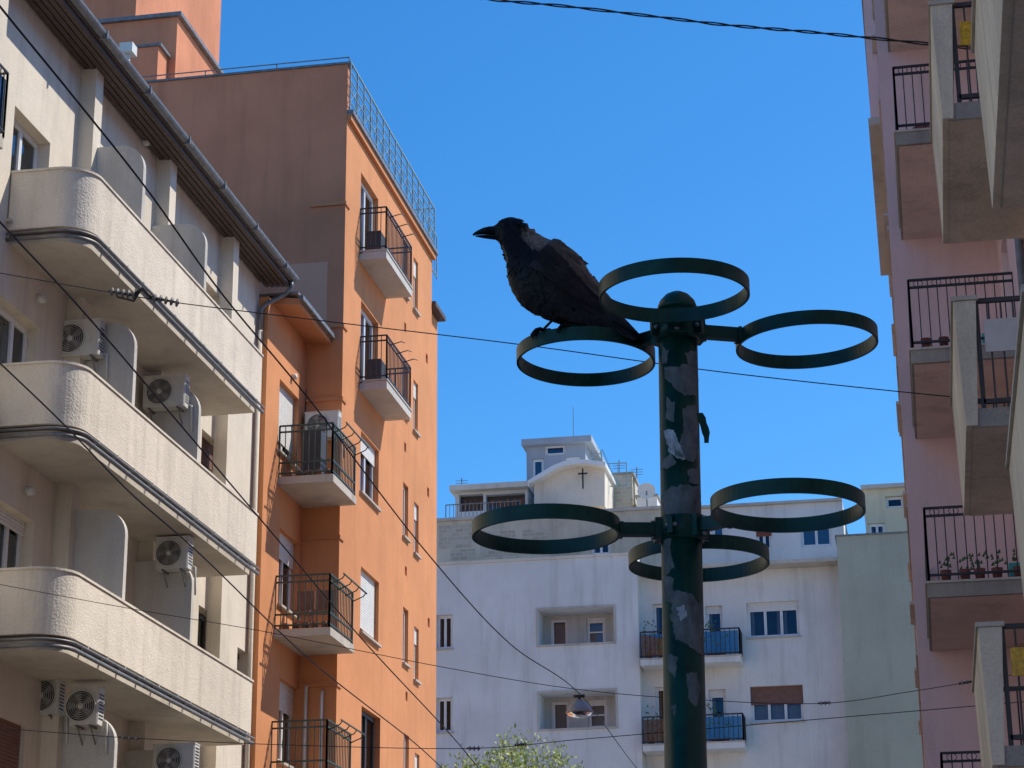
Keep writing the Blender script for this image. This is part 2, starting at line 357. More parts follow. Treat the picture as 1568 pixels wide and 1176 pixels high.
for (a,t1,b1) in ((616,362,446),(616,550,632),(617,737,820),(617,928,1014),(618,1122,1200)):
    tw.append(wpx(FT,a,t1,b1,a+8,n=1,dep=.1,fr=.05,cur=.9)); tw.append(wpx(FT,a+17,t1+30,b1+26,a+24,n=1,dep=.1,fr=.05,cur=.9,shut=.3))
for (a,t1) in ((619,492),(619,676),(620,866),(621,1058),(652,540),(654,745),(655,945)):
    tw.append(wpx(FT,a,t1,t1+14,a+3,n=1,dep=.1,fr=.03,sill=False))
facade(ob,'walls',ORANGE,FT,YT,YT1,0,ZE,tw)
FTY.quad(g,ORANGE2,-26,-11.6,ZR,ZP); FTY.quad(g,ORANGE,-26,-11.6,0,ZR)
g.box(ORANGE2,-26,-11.62,YT+.004,YT+.25,ZE,ZP-.002)
g.box(ORANGE,-26,-12.9,YT+.3,YT1-.01,0,ZE-.02)
g.add([(-26,YT1,0),(-11.6,YT1,0),(-11.6,YT1,ZE),(-26,YT1,ZE)],[(0,1,2,3)],ORANGE)
g.add([(-26,YT,ZE-.004),(-11.6,YT,ZE-.004),(-11.6,YT1,ZE-.004),(-26,YT1,ZE-.004)],[(0,1,2,3)],CONCD)
gt=ob.g('trim')
FT.box(gt,ZINC,YT+.02,YT1+.12,ZE,ZE+.10,-.3,.14); FT.box(gt,OTRIM,YT+.02,YT1+.08,ZE-.14,ZE-.003,.003,.09)
gt.box(ZINC,-26.05,-11.57,YT-.04,YT+.29,ZP,ZP+.05)
for v in (318,509,622,835,1060):
    z=FT.hit(534,v)[1]
    gt.box(OTRIM,-12.38,-11.598,YT-.05,YT-.002,z-.05,z+.03)
    FT.box(gt,OTRIM,YT-.05,YT+.28,z-.05,z+.03,.002,.03)
p0=hy(445,405,YT); p1=hy(500,490,YT); FTY.quad(g,PATCH,p0.x,p1.x,p1.z,p0.z,.004)
for (u,vt) in ((470,1050),(494,1058)):
    p=hy(u,vt,YT-.05); gt.tube(ACW,[(p.x,p.y+.04,p.z),(p.x,p.y-.06,p.z-.05),(p.x,p.y-.06,2)],.035,8)
a,z=FR_.hit(447,577); gt.tube(ACW,[FR_.pt(a,z,0),FR_.pt(a,z,.1)],.06,10)
for v in (560,790,1020):
    a,z=FR_.hit(470,v); gt.tube(IRON,[FR_.pt(a,z,.015),FR_.pt(a-.1,z-1.2,.015),FR_.pt(a-.06,z-2.6,.015)],.009,5)
gt.prism(OTRIM,[(-12.4,YE+.3,ZR-.05),(-11.85,YE+.3,ZR-.12),(-11.85,YE+.3,ZR+.02),(-12.4,YE+.3,ZR+.1)],(0,YT-.06-YE-.3,0))
gt.prism(ZINC,[(-11.85,YE+.25,ZR-.02),(-11.75,YE+.25,ZR-.02),(-11.75,YE+.25,ZR+.07),(-11.85,YE+.25,ZR+.07)],(0,YT-.1-YE-.25,0))
gt.box(ZINC,-24,-11.86,YE+.26,YT-.01,ZR+.11,ZR+.16)
gr=ob.g('roof_railing')
xr=-11.55; zb=ZE+.12; ht=ZP-ZE-.05
n=14
for k in range(n+1):
    y=YT+.05+(YT1-YT)*k/n; gr.bar(TEAL,(xr,y,ZE-.1),(xr,y,zb+ht),.018)
    if k<n:
        y2=YT+.05+(YT1-YT)*(k+1)/n
        gr.bar(TEAL,(xr,y,zb+.2),(xr,y2,zb+ht*.62),.008); gr.bar(TEAL,(xr,y2,zb+.2),(xr,y,zb+ht*.62),.008)
for z in (.2,.41,.62,.81,1.0): gr.bar(TEAL,(xr,YT,zb+ht*z if z>.2 else zb+.2),(xr,YT1+.1,zb+ht*z if z>.2 else zb+.2),.012 if z<1 else .02)
gr.bar(ZINC,(-20,YT+.1,ZP+.22),(-11.6,YT+.1,ZP+.22),.012)
for k in range(6): gr.bar(ZINC,(-20+k*1.68,YT+.1,ZP),(-20+k*1.68,YT+.1,ZP+.22),.012)
railing(gr,TEAL,[(xr,YT1+.05),(-14,YT1+.05)],ZE+.1,1.2,.25)
gbz=ob.g('balconies'); gri=ob.g('balcony_railings')
for w in tw[:2]:
    a0,z=w['a0']-.05,w['z0']; a1=FT.hit(606,400)[0]-.9
    FT.box(gbz,CGREY,a0,a1,z-.2,z-.02,.001,.62); FT.box(gbz,CONCL,a0-.02,a1+.02,z-.018,z+.02,.001,.64)
    railing(gri,IRON,[(-11.6,a0+.03),(-11.0,a0+.03),(-11.0,a1-.03),(-11.6,a1-.03)],z+.02,1.02,.12,.009,.016,mid=[.9])
    for k in range(3): gri.tube(IRON,[(-10.98,a0+.3+k*.6,z+.9),(-10.75,a0+.35+k*.6,z+.98),(-10.7,a0+.5+k*.6,z+1.0)],.012,5)
    FT.box(gri,ACD,a0+.3,a0+.75,z+.05,z+.6,.08,.4)
XC=-11.25; Yc0=hx(426,720,-12.4).y
for i,v in enumerate((737,972,1200)):
    z=hy(510,v,Yc0).z
    gbz.box(CONCL,-12.4,XC,Yc0,YT-.003,z,z+.16)
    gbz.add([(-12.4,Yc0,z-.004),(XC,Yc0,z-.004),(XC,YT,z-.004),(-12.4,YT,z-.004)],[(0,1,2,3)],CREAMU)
    railing(gri,GREENI,[(-12.4,Yc0+.04),(XC-.04,Yc0+.04),(XC-.04,YT-.02)],z+.16,1.08,.115,.009,.018,mid=[.3,.95])
    for k in range(4):
        y=Yc0+.1+k*.55; gri.tube(GREENI,[(XC-.04,y,z+1.05),(XC+.2,y,z+1.15),(XC+.25,y,z+1.22)],.012,5)
    gri.bar(GREENI,(XC+.25,Yc0,z+1.22),(XC+.25,YT,z+1.22),.014)
    if i==1:
        for q in ((-12.0,.55),(-11.6,.7)): gri.box(BRSHUT,q[0]-.18,q[0]+.18,Yc0+.5,Yc0+.85,z+.6,z+.64); gri.box(BRSHUT,q[0]-.18,q[0]+.18,Yc0+.82,Yc0+.86,z+.6,z+1.1); [gri.bar(BRSHUT,(q[0]+sx,Yc0+.52+sy,z+.16),(q[0]+sx,Yc0+.52+sy,z+.62),.012) for sx in(-.16,.16) for sy in (0,.3)]
    if i==0: gri.box(ACD,-12.1,-11.7,Yc0+.6,Yc0+1.1,z+.2,z+1.3)
    for k in range(5):
        c=Vector((-12.2+.2*k,Yc0+.15,z+.3)); gri.tube(RED,[c-Vector((0,0,.13)),c],.07,8)
g=ob.g('stair_tower'); p=hy(272,26,45.); q=hy(285,112,45.)
g.box(ORANGE2,-26,p.x,45,49,ZE,p.z+.0); g.box(ZINC,-26,p.x+.12,44.9,49,p.z+.002,p.z+.1)
q=hy(236,62,44.); g.box(ORANGE2,-21,q.x,44.3,44.95,ZE,q.z); g.box(ZINC,-21,q.x+.08,44.25,44.96,q.z+.002,q.z+.07)
q=hy(120,-60,47.); g.box(ORANGE2,-30,hy(240,0,47).x,45.6,52,ZE,q.z+3)
g=ob.g('rear_wing'); zl=hx(660,480,-11.75).z
g.box(ORANGE,-26,-11.72,YT1+.02,YT1+1.2,0,zl); g.box(BROWN,-26,-11.5,YT1+.02,YT1+1.25,zl+.002,zl+.12)
railing(ob.g('roof_railing'),TEAL,[(-11.7,YT1+.2),(-11.7,YT1+1.0)],zl+1.1,1.2,.2)
g.box(ORANGE,-26,-11.85,YT1+.02,YT1+1.0,zl+.17,zl+1.1)
ob.finish()
aircon(42.36,-11.95,hy(500,672,42.2).z,.74,.56)
# ================================================================= FAR WHITE BUILDING
wb=Obj('white_apartment_building'); YF=76.0; FF=Face('Y',YF,-1)
xa=FF.hit(640,900)[0]; xb=FF.hit(979,1000)[0]; xc=FF.hit(1291,1000)[0]; xd=FF.hit(1420,1000)[0]
zA=FF.hit(820,858)[1]; zB=FF.hit(1150,866)[1]
g=wb.g('walls')
fl=hy(880,935,YF).z-hy(880,1063,YF).z
A=[]
for k in range(5):
    w=wpx(FF,824,934,988,940,empty=True,dep=1.1); w['z0']-=fl*k; w['z1']-=fl*k; A.append(w)
    w=wpx(FF,668,942,994,693,n=2,dep=.2,cur=.3,mat=WHITE,gl=GLASSF); w['z0']-=fl*k; w['z1']-=fl*k; A.append(w)
facade(wb,'walls',WHITEB,FF,xa,xb,0,zA,A)
FI=Face('Y',YF+1.15,-1)
for j,w in enumerate([a for a in A if a.get('empty')]):
    z0,z1=w['z0'],w['z1']; xm0=w['a0']; L=w['a1']-w['a0']
    ii=[dict(a0=xm0+.25*L/2.6,a1=xm0+.85*L/2.6,z0=z0+.02,z1=z1-.12,n=1,dep=.1,cur=.3 if j!=1 else .7,gl=GLASSF),dict(a0=xm0+1.5*L/2.6,a1=xm0+2.15*L/2.6,z0=z0+.15,z1=z1-.12,n=1,dep=.1,cur=.2,shut=.2,tr=.45,gl=GLASSF)]
    facade(wb,'walls',CGREY,FI,w['a0'],w['a1'],z0,z1,ii)
    t=.07; FF.box(wb.g('trim'),CONCL,w['a0']-t,w['a0']-.002,z0-t,z1+t,0.002,.03); FF.box(wb.g('trim'),CONCL,w['a1']+.002,w['a1']+t,z0-t,z1+t,0.002,.03)
    FF.box(wb.g('trim'),CONCL,w['a0']-.001,w['a1']+.001,z1+.002,z1+t,.002,.03); FF.box(wb.g('trim'),CONCL,w['a0']-.001,w['a1']+.001,z0-t,z0-.002,.002,.05)
FF2=Face('Y',YF+.7,-1)
Bw=[]
for k in range(5):
    for spec in (dict(u0=1144,vt=923,vb=977,u1=1224,n=3,shut=.25,cur=.3),dict(u0=1081,vt=928,vb=984,u1=1107,n=1,shut=.15,cur=.3)):
        sp=dict(spec); u0,vt,vb,u1=[sp.pop(q) for q in('u0','vt','vb','u1')]
        w=wpx(FF2,u0,vt,vb,u1,dep=.18,gl=GLASSF,**sp); w['z0']-=fl*k;w['z1']-=fl*k
        if k==1 and u0==1144: w['shut']=.5; w['smat']=BRSHUT; w['cur']=.9
        if u0==1081: w['z0']-=.6
        Bw.append(w)
    w=wpx(FF2,1000,925,984,1040,dep=.18,n=2,cur=.3,gl=GLASSF); w['z0']-=fl*k+.6; w['z1']-=fl*k; Bw.append(w)
facade(wb,'walls',WHITEB,FF2,xb-.5,xc,0,zB,Bw)
g.box(WHITEB,xb-.12,xb-.001,YF+.001,YF+.75,0,zA-.01)
gbn=wb.g('balconies'); grn=wb.g('balcony_railings')
for k in range(5):
    z=hy(1050,1014,YF).z-fl*k; x0=hy(979,1010,YF-.2).x+.05; x1=hy(1135,1010,YF-.2).x
    gbn.box(WHITEB,x0,x1,YF-.35,YF+.69,z-.12,z+.08)
    gbn.box(CONCL,x0-.02,x1+.03,YF-.38,YF+.69,z+.082,z+.13)
    railing(grn,IRON,[(x0+.03,YF-.3),(x1-.03,YF-.3),(x1-.03,YF+.66)],z+.13,.95,.16,.012,.025)
    grn.box(GLASSB,x0+.06,x1-.08,YF-.285,YF-.28,z+.2,z+1.0)
    for j in range(7):
        xx=x0+.3+j*(x1-x0-.5)/7; c=Vector((xx,YF-.15,z+.13)); grn.tube(RED,[c,c+Vector((0,0,.25))],[.1,.13],8)
        for q in range(30):
            d=Vector((random.uniform(-.2,.2),random.uniform(-.2,.2),random.uniform(.25,.75+.6*(j in(0,5))))); e=d+Vector((random.uniform(-.08,.08),.02,.1)); grn.add([c+d,c+e,c+d+Vector((.07,0,.03))],[(0,1,2)],PLANT)
g.box(WHITEB,xa,xb-.15,YF+1.4,YF+12,0,zA-.05); g.box(WHITEB,xb-.1,xc-.005,YF+1.75,YF+12,0,zB-.05)
g.add([(xa,YF,zA),(xb,YF,zA),(xb,YF+12,zA),(xa,YF+12,zA)],[(0,1,2,3)],CONCD)
g.add([(xb,YF+.7,zB),(xc,YF+.7,zB),(xc,YF+12,zB),(xb,YF+12,zB)],[(0,1,2,3)],CONCD)
gt=wb.g('trim')
gt.box(CONCL,xb+.02,xc-.01,YF-.1,YF+.8,zB+.003,zB+.13); gt.box(CREAMP,xa,xb+.03,YF-.05,YF+.3,zA+.003,zA+.1)
zG=FF.hit(1340,822)[1]
wb.g('grey_wing').box(GREENB,xc,xd+3,YF-.3,YF+10,0,zG); wb.g('grey_wing').box(ZINC,xc-.05,xd+3,YF-.35,YF+10,zG+.002,zG+.06)
FS=Face('Y',YF+3,-1)
def sb(part,mat,u0,u1,vt,wins,face=FS,zb=None,depth=6):
    a0=face.hit(u0,vt)[0];a1=face.hit(u1,vt)[0]; z1=face.hit((u0+u1)/2,vt)[1]; z0=zb if zb else zA-.5
    ws=[wpx(face,*w[:4],**(w[4] if len(w)>4 else {})) for w in wins]
    facade(wb,part,mat,face,a0,a1,z0,z1,ws); y=face.pos
    wb.g(part).box(mat,a0+.005,a1-.005,y+1.3,y+depth,z0,z1-.01)
    for xx in (a0,a1): wb.g(part).add([(xx,y,z0),(xx,y+depth,z0),(xx,y+depth,z1),(xx,y,z1)],[(0,1,2,3)],mat)
    wb.g(part).add([(a0,y,z1),(a1,y,z1),(a1,y+depth,z1),(a0,y+depth,z1)],[(0,1,2,3)],mat)
    return a0,a1,z1
a0,a1,z=sb('attic_floor',BEIGEB,650,1015,790,[(905,825,850,935,dict(n=2,dep=.15,cur=.3,sill=False,gl=GLASSF))]); wb.g('attic_floor').box(CONCL,a0,a1,YF+2.9,YF+3.2,z+.002,z+.12)
for (u0,v0,u1,v1) in ((672,805,722,838),(735,815,790,850),(690,842,728,856),(800,812,842,835)):
    p=FS.hit(u0,v0);q=FS.hit(u1,v1); FS.quad(wb.g('attic_floor'),BRICKM,p[0],q[0],q[1],p[1],.006)
a0,a1,z=sb('attic_floor_right',WHITEB,1015,1290,775,[(1090,800,838,1110,dict(n=1,dep=.15,sill=False,gl=GLASSB)),(1158,812,842,1182,dict(n=2,dep=.15,sill=False,shut=.3,smat=RED,gl=GLASSF)),(1226,806,838,1274,dict(n=2,dep=.15,gl=GLASSB,sill=False))],zb=zB-.4)
wb.g('attic_floor_right').box(CONCL,a0,a1,YF+2.85,YF+3.2,z+.002,z+.1)
F5=Face('Y',YF+5,-1)
a0,a1,z=sb('pavilion',WHITEB,697,808,752,[(703,758,784,740,dict(n=4,dep=.3,gl=GLASSB,sill=False,mat=DARKF)),(744,758,784,804,dict(n=5,dep=.3,gl=GLASSB,sill=False,mat=DARKF))],face=F5,zb=zA+1)
wb.g('pavilion').box(CREAMP,a0-.15,a1+.1,YF+4.6,YF+11,z+.002,z+.22); railing(grn,ZINC,[(a0,YF+3.3),(a1,YF+3.3)],zA+2.2,1.0,.15,.012,.02)
x=a0+1.6; wb.g('pavilion').box(ZINC,x,x+.9,YF+6,YF+7,z+.22,z+.5)
F6=Face('Y',YF+6,-1)
BLG=stucco('bluegrey_render',(.38,.42,.46),.08,.2)
a0,a1,z=sb('lift_house',BLG,806,896,682,[(834,682,698,866,dict(n=1,dep=.1,gl=GLASSB,sill=False)),(815,703,733,833,dict(n=1,dep=.1,gl=GLASSB,sill=False)),(866,700,722,888,dict(n=1,dep=.1,sill=False,cur=.5,gl=GLASSF))],face=F6,zb=zA+1)
wb.g('lift_house').box(BLG,a0-.15,a1+.3,YF+5.7,YF+12.2,z+.002,z+.25)
wb.g('lift_house').bar(ZINC,(a0+1.6,YF+8,z),(a0+1.6,YF+8,z+2.2),.012)
def C6(u,v): p=hy(u,v,YF+4.2); return (p.x,p.y,p.z)
top=[(818,742),(828,738),(840,731),(852,724),(866,718),(882,715),(900,714),(926,718),(926,775)]
poly=[C6(*t) for t in top]+[C6(818,775)]
wb.g('canopy').prism(CREAMP,poly,(0,3,0))
pl=[C6(u,v) for u,v in ((812,741),(828,731),(840,724),(852,717),(866,711.5),(882,709),(900,709),(930,713),(930,719),(900,714.5),(882,715.5),(866,718.5),(852,724.5),(840,731.5),(828,738.5),(812,746))]
wb.g('canopy').prism(WHITE,[(x,y-.5,z) for x,y,z in pl],(0,3.9,0))
p=hy(893,730,YF+4.1)
wb.g('canopy').bar(IRON,(p.x,p.y-.1,p.z-.5),(p.x,p.y-.1,p.z+.3),.03); wb.g('canopy').bar(IRON,(p.x-.18,p.y-.1,p.z+.1),(p.x+.18,p.y-.1,p.z+.1),.03)
for i,(u0,u1,vt,m) in enumerate(((928,972,738,BEIGEB),(940,968,728,BRICKM),(846,852,770,CREAMP),(975,1006,762,WHITEB))):
    yy=YF+7-.25*i
    a=hy(u0,vt,yy);b=hy(u1,vt,yy); wb.g('chimneys').box(m,a.x,b.x,yy,yy+.9+.3*i,zA+.5,a.z); wb.g('chimneys').box(CONCD,a.x-.06,b.x+.06,yy-.06,yy+.96+.3*i,a.z+.002,a.z+.1)
grf=wb.g('roof_railings')
a=hy(905,742,YF+5.5);b=hy(960,742,YF+5.5)
railing(grf,TEAL,[(a.x,YF+5.5),(b.x,YF+5.5)],a.z-.2,1.0,.3,.012,.02)
for k in range(2): grf.bar(TEAL,hy(912+k*14,742,YF+5.4+k*.1),hy(906+k*14,690,YF+5.4),.03)
for k in range(5): grf.bar(TEAL,hy(907+k*1.2,695+k*9,YF+5.4),hy(921+k*1.2,695+k*9,YF+5.4),.02)
grf.bar(TEAL,hy(922,688,YF+5.4),hy(945,742,YF+5.4),.02)
c=hy(990,752,YF+5.0); vs=[];fs=[]
for i in range(5):
    for j in range(16):
        r=.36*i/4; t=2*math.pi*j/16; vs.append(c+Vector((r*cos(t),-.3*(r*r),r*sin(t)*.9)))
for i in range(4):
    for j in range(16): fs.append((i*16+j,i*16+(j+1)%16,(i+1)*16+(j+1)%16,(i+1)*16+j))
grf.add(vs,fs,ACW,True); grf.bar(ZINC,c,c-Vector((0,-.1,1.2)),.03)
Y7=Face('Y',YF+6,-1)
a0,a1,z=sb('yellow_wing',YELLB,1322,1400,748,[(1356,760,778,1384,dict(n=1,dep=.2,sill=False,gl=GLASSF)),(1330,802,822,1356,dict(n=2,dep=.12,sill=False,cur=.5,gl=GLASSF))],face=Y7,zb=zG-.5)
wb.g('yellow_wing').box(CONCL,a0-.1,a1+3,YF+5.8,YF+12,z+.002,z+.15)
for (u,v0,v1) in ((707,745,732),(975,742,715),(948,728,705)):
    wb.g('antennas').bar(ZINC,hy(u,v0+6,YF+8),hy(u,v1,YF+8),.02)
    for k in range(3): pp=hy(u,v1+4+k*4,YF+8); wb.g('antennas').bar(ZINC,pp-Vector((.25,0,0)),pp+Vector((.25,0,0)),.01)
wb.finish()
# ================================================================= PINK BUILDING (right)
pb=Obj('pink_apartment_building'); XP=1.5; FP=Face('X',XP,-1); YP=29.6; ZTOP=20.5
FB=Face('Y',YP,-1)
xe=(FB.hit(1347,150)[0]+FB.hit(1413,1100)[0])/2
Yb=26.3; zc=[hy(u,v,Yb).z for u,v in ((1373,222),(1395,555),(1420,915))]
f1=(zc[0]-zc[2])/2; c1=[zc[0]+f1*k for k in (2,1,0,-1,-2,-3)]
Y2=17.8; z2=[hy(1450,185,Y2).z,hy(1487,655,Y2).z]; f2=z2[0]-z2[1]
c2=[z2[0]+f2*k for k in (1,0,-1,-2)]
X1=(hy(1373,222,Yb).x+hy(1420,915,Yb).x)/2; X2=(hy(1441,185,Y2).x+hy(1482,655,Y2).x)/2
z3=z2[1]; far3=hz(1520,320,z3)
c3=[z3+f2*k for k in (2,1,0,-1)]
pw=[]
for z in c1: pw.append(dict(a0=27.0,a1=28.6,z0=z+.2,z1=z+2.3,n=2,dep=.15,cur=.5))
for z in c2: pw.append(dict(a0=18.3,a1=19.9,z0=z+.2,z1=z+2.3,n=2,dep=.15,cur=.5,mat=DARKF)); pw.append(dict(a0=22.5,a1=24,z0=z+1,z1=z+2.4,n=2,dep=.15,cur=.5))
for z in c3: pw.append(dict(a0=10.5,a1=12,z0=z+.2,z1=z+2.3,n=2,dep=.15,cur=.5)); pw.append(dict(a0=14.5,a1=16,z0=z+1,z1=z+2.4,n=2,dep=.15,cur=.5))
facade(pb,'walls',PINK,FP,-14,YP,0,ZTOP,[w for w in pw if w['z0']>0 and w['z1']<ZTOP])
g=pb.g('walls'); g.box(PINK,XP+1.3,14,-14,YP,0,ZTOP-.01)
FB.quad(g,PINK,xe,XP,0,ZTOP); FX=Face('X',xe,-1)
bw=[]
for z in c1:
    bw.append(dict(a0=31,a1=32.3,z0=z+1,z1=z+2.4,n=2,dep=.03,cur=.5)); bw.append(dict(a0=36,a1=37.5,z0=z+1,z1=z+2.4,n=2,dep=.03,cur=.5)); bw.append(dict(a0=41,a1=42.5,z0=z+1,z1=z+2.4,n=2,dep=.03,cur=.5))
facade(pb,'walls',PINK,FX,YP,46,0,ZTOP,[w for w in bw if w['z0']>0 and w['z1']<ZTOP])
g.box(PINK,xe+1.2,14,YP+.01,46,0,ZTOP-.01); g.box(CONCD,-.2,14.2,-14,46,ZTOP,ZTOP+.2)
g.add([(xe,46,0),(14,46,0),(14,46,ZTOP),(xe,46,ZTOP)],[(0,1,2,3)],PINK)
q=hy(1337,182,31.5)
xo=(hy(1335,170,31.5).x+hy(1319,0,31.5).x)/2
pb.g('oriel').box(PINK,xo,xe-.002,31.5,38,q.z,ZTOP-.05); pb.g('oriel').box(CONCL,xo-.04,xe-.002,31.45,38.05,q.z-.12,q.z-.003)
g=pb.g('balconies'); gr=pb.g('balcony_railings')
for i,z in enumerate(c1):
    if z<1.5: continue
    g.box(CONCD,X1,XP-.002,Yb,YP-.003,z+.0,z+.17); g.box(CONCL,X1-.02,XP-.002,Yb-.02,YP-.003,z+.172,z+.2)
    g.add([(X1+.03,Yb+.05,z-.004),(XP,Yb+.05,z-.004),(XP,YP,z-.004),(X1+.03,YP,z-.004)],[(0,1,2,3)],PINKU)
    railing(gr,IRON,[(XP,Yb+.03),(X1+.03,Yb+.03),(X1+.03,YP-.03)],z+.2,.92,.115,.008,.016,mid=[.82])
    for k in range(5): gr.tube(IRON,[(X1+.15+k*.23+.06*cos(t),Yb+.03,z+.2+.87+.045*sin(t)) for t in [2*math.pi*j/10 for j in range(10)]],.006,4,closed=True)
    if i==3:
        gr.box(TURQ,X1+.9,X1+1.1,Yb+.25,Yb+.5,z+.2,z+.42)
        for k in range(3): gr.tube(RED,[(X1+.2+.22*k,Yb+.15,z+.2),(X1+.2+.22*k,Yb+.15,z+.36)],[.05,.07],8)
    if i==4:
        gr.box(TURQ,X1+1.0,X1+1.25,Yb+.3,Yb+.5,z+.2,z+.45)
        for k in range(5):
            cc_=Vector((X1+.2+.22*k+random.uniform(-.05,.05),Yb+.18,z+.2)); gr.tube(RED,[cc_,cc_+Vector((0,0,.16))],[.05,.075],8)
            for q in range(14):
                d=Vector((random.uniform(-.09,.09),random.uniform(-.05,.05),random.uniform(.15,.36))); gr.add([cc_+d,cc_+d+Vector((.03,0,.05)),cc_+d+Vector((.04,.01,0))],[(0,1,2)],PLANT)
    if i==2:
        gr.sphere(RED,(X1+.35,Yb+.5,z+.36),.16,.16,.12)
def cbal(Y0,Y1,X,z,amber,thick=.16):
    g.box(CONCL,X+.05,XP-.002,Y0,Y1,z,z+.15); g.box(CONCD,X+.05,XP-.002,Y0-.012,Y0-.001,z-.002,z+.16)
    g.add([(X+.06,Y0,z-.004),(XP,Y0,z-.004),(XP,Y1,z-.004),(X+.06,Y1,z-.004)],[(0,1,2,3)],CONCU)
    g.prism(CONC,[(X,Y0-.03,z+.01),(X+thick*.6,Y0-.03,z+.01),(X+thick,Y0-.03,z+1.12),(X-.03,Y0-.03,z+1.12)],(0,Y1-Y0+.06,0))
    g.box(CONCL,X-.05,X+thick+.02,Y0-.05,Y1+.05,z+1.123,z+1.16)
    railing(gr,DARKF,[(X+thick,Y0+.03),(XP,Y0+.03)],z+.15,.98,.1,.009,.022)
    if amber: gr.box(AMBER,X+thick+.05,XP-.1,Y0+.0,Y0+.012,z+.72,z+.95)
    else: gr.box(CURT,X+thick+.05,XP-.1,Y0+.0,Y0+.012,z+.66,z+.95)
    railing(gr,DARKF,[(X+thick,Y1-.03),(XP,Y1-.03)],z+.15,.98,.1,.009,.022)
for i,z in enumerate(c2):
    if z>1: cbal(Y2,Y2+2.9,X2,z,i!=2)
for i,z in enumerate(c3):
    if z>1: cbal(far3.y-3.0,far3.y,far3.x,z,i%2==0)
gd=pb.g('drainpipe'); gd.tube(ZINC,[(1.42,23.2,0),(1.42,23.2,ZTOP)],.05,8); gd.tube(PINK,[(1.42,16.9,0),(1.42,16.9,ZTOP)],.05,8)
for k in range(10): g.box(CONCL,xe-.03,xe-.002,30+.0,46,1.2+k*2.1,1.26+k*2.1)
pb.finish()
# ================================================================= BASKET POLE
m,nt,b=newmat('dark_green_enamel'); L=nt.links.new
tc=N(nt,'ShaderNodeTexCoord'); n1=N(nt,'ShaderNodeTexNoise',Scale=18.0,Detail=6.0); L(tc.outputs['Object'],n1.inputs['Vector'])
cr=N(nt,'ShaderNodeValToRGB'); cr.color_ramp.elements[0].position=.35; cr.color_ramp.elements[0].color=(.003,.030,.018,1); cr.color_ramp.elements[1].position=.75; cr.color_ramp.elements[1].color=(.009,.064,.038,1)
L(n1.outputs['Fac'],cr.inputs[0]); L(cr.outputs[0],b.inputs['Base Color']); b.inputs['Specular IOR Level'].default_value=.25
mr=N(nt,'ShaderNodeMapRange'); mr.inputs[3].default_value=.2; mr.inputs[4].default_value=.5; L(n1.outputs['Fac'],mr.inputs[0]); L(mr.outputs[0],b.inputs['Roughness'])
bp=N(nt,'ShaderNodeBump'); bp.inputs['Strength'].default_value=.15; bp.inputs['Distance'].default_value=.004; L(n1.outputs['Fac'],bp.inputs['Height']); L(bp.outputs[0],b.inputs['Normal'])
GP=m
def papermat(name,ca,cb_):
    m,nt,b=newmat(name); L=nt.links.new
    tc=N(nt,'ShaderNodeTexCoord'); mp=N(nt,'ShaderNodeMapping'); mp.inputs['Scale'].default_value=(1,1,.6); L(tc.outputs['Object'],mp.inputs[0])
    n1=N(nt,'ShaderNodeTexNoise',Scale=45.0,Detail=8.0,Roughness=.65); L(mp.outputs[0],n1.inputs['Vector'])
    cr=N(nt,'ShaderNodeValToRGB'); e=cr.color_ramp.elements; e[0].position=.32; e[0].color=(*ca,1); e[1].position=.62; e[1].color=(*cb_,1)
    L(n1.outputs['Fac'],cr.inputs[0]); L(cr.outputs[0],b.inputs['Base Color']); b.inputs['Roughness'].default_value=.9; b.inputs['Specular IOR Level'].default_value=.1
    bp=N(nt,'ShaderNodeBump'); bp.inputs['Strength'].default_value=.3; bp.inputs['Distance'].default_value=.003; L(n1.outputs['Fac'],bp.inputs['Height']); L(bp.outputs[0],b.inputs['Normal'])
    return m
STK=papermat('peeled_sticker',(.085,.092,.086),(.17,.175,.165))
PAPER=papermat('torn_paper',(.20,.21,.20),(.50,.51,.50))
bpz=G()
zR1=1.6+1.765; zR2=1.6+1.274
up=[hz(897,547,zR1),hz(1235,521,zR1),hz(1032,446,zR1)]
lo=[hz(836,811,zR2),hz(1206,775,zR2),hz(1070,856,zR2)]
hub=sum(up,Vector())/3
D=hub.copy()
nrm=FH
pt=hitp(1037,470,D,nrm); pbm=hitp(1050,1176,D,nrm)
ax=(pbm-pt)/(pbm.z-pt.z)
def pole(z): return pt+ax*(z-pt.z)
ztop=hitp(1035,447,D,nrm).z
pr=.0465
bpz.tube(GP,[pole(0.0),pole(.02)],.12,24); bpz.tube(GP,[pole(0.02),pole(1.0)],.06,32)
bpz.tube(GP,[pole(1.0),pole(1.02),pole(ztop-.045)],[.06,.049,pr],40)
bpz.tube(GP,[pole(ztop-.05),pole(ztop-.04),pole(ztop-.025),pole(ztop-.010),pole(ztop-.002),pole(ztop)],[pr+.002,pr+.001,pr*.9,pr*.62,pr*.3,.004],32)
RR=.171
def ring(c,hgt=.034):
    n=72; ro,ri=RR,RR-.006; vs=[];fs=[]
    tilt=Vector((random.uniform(-.02,.02),random.uniform(-.02,.02),0))
    for i in range(n):
        t=2*math.pi*i/n; d=Vector((cos(t),sin(t),0)); dz=d.dot(tilt)*.17
        for (r,z) in ((ro,-hgt/2),(ro,hgt/2),(ri,hgt/2),(ri,-hgt/2)): vs.append(c+d*r+Vector((0,0,z+dz)))
    for i in range(n):
        for k in range(4): a=i*4+k;b_=i*4+(k+1)%4;c_=((i+1)%n)*4+(k+1)%4;d_=((i+1)%n)*4+k; fs.append((a,b_,c_,d_))
    bpz.add(vs,fs,GP,False)
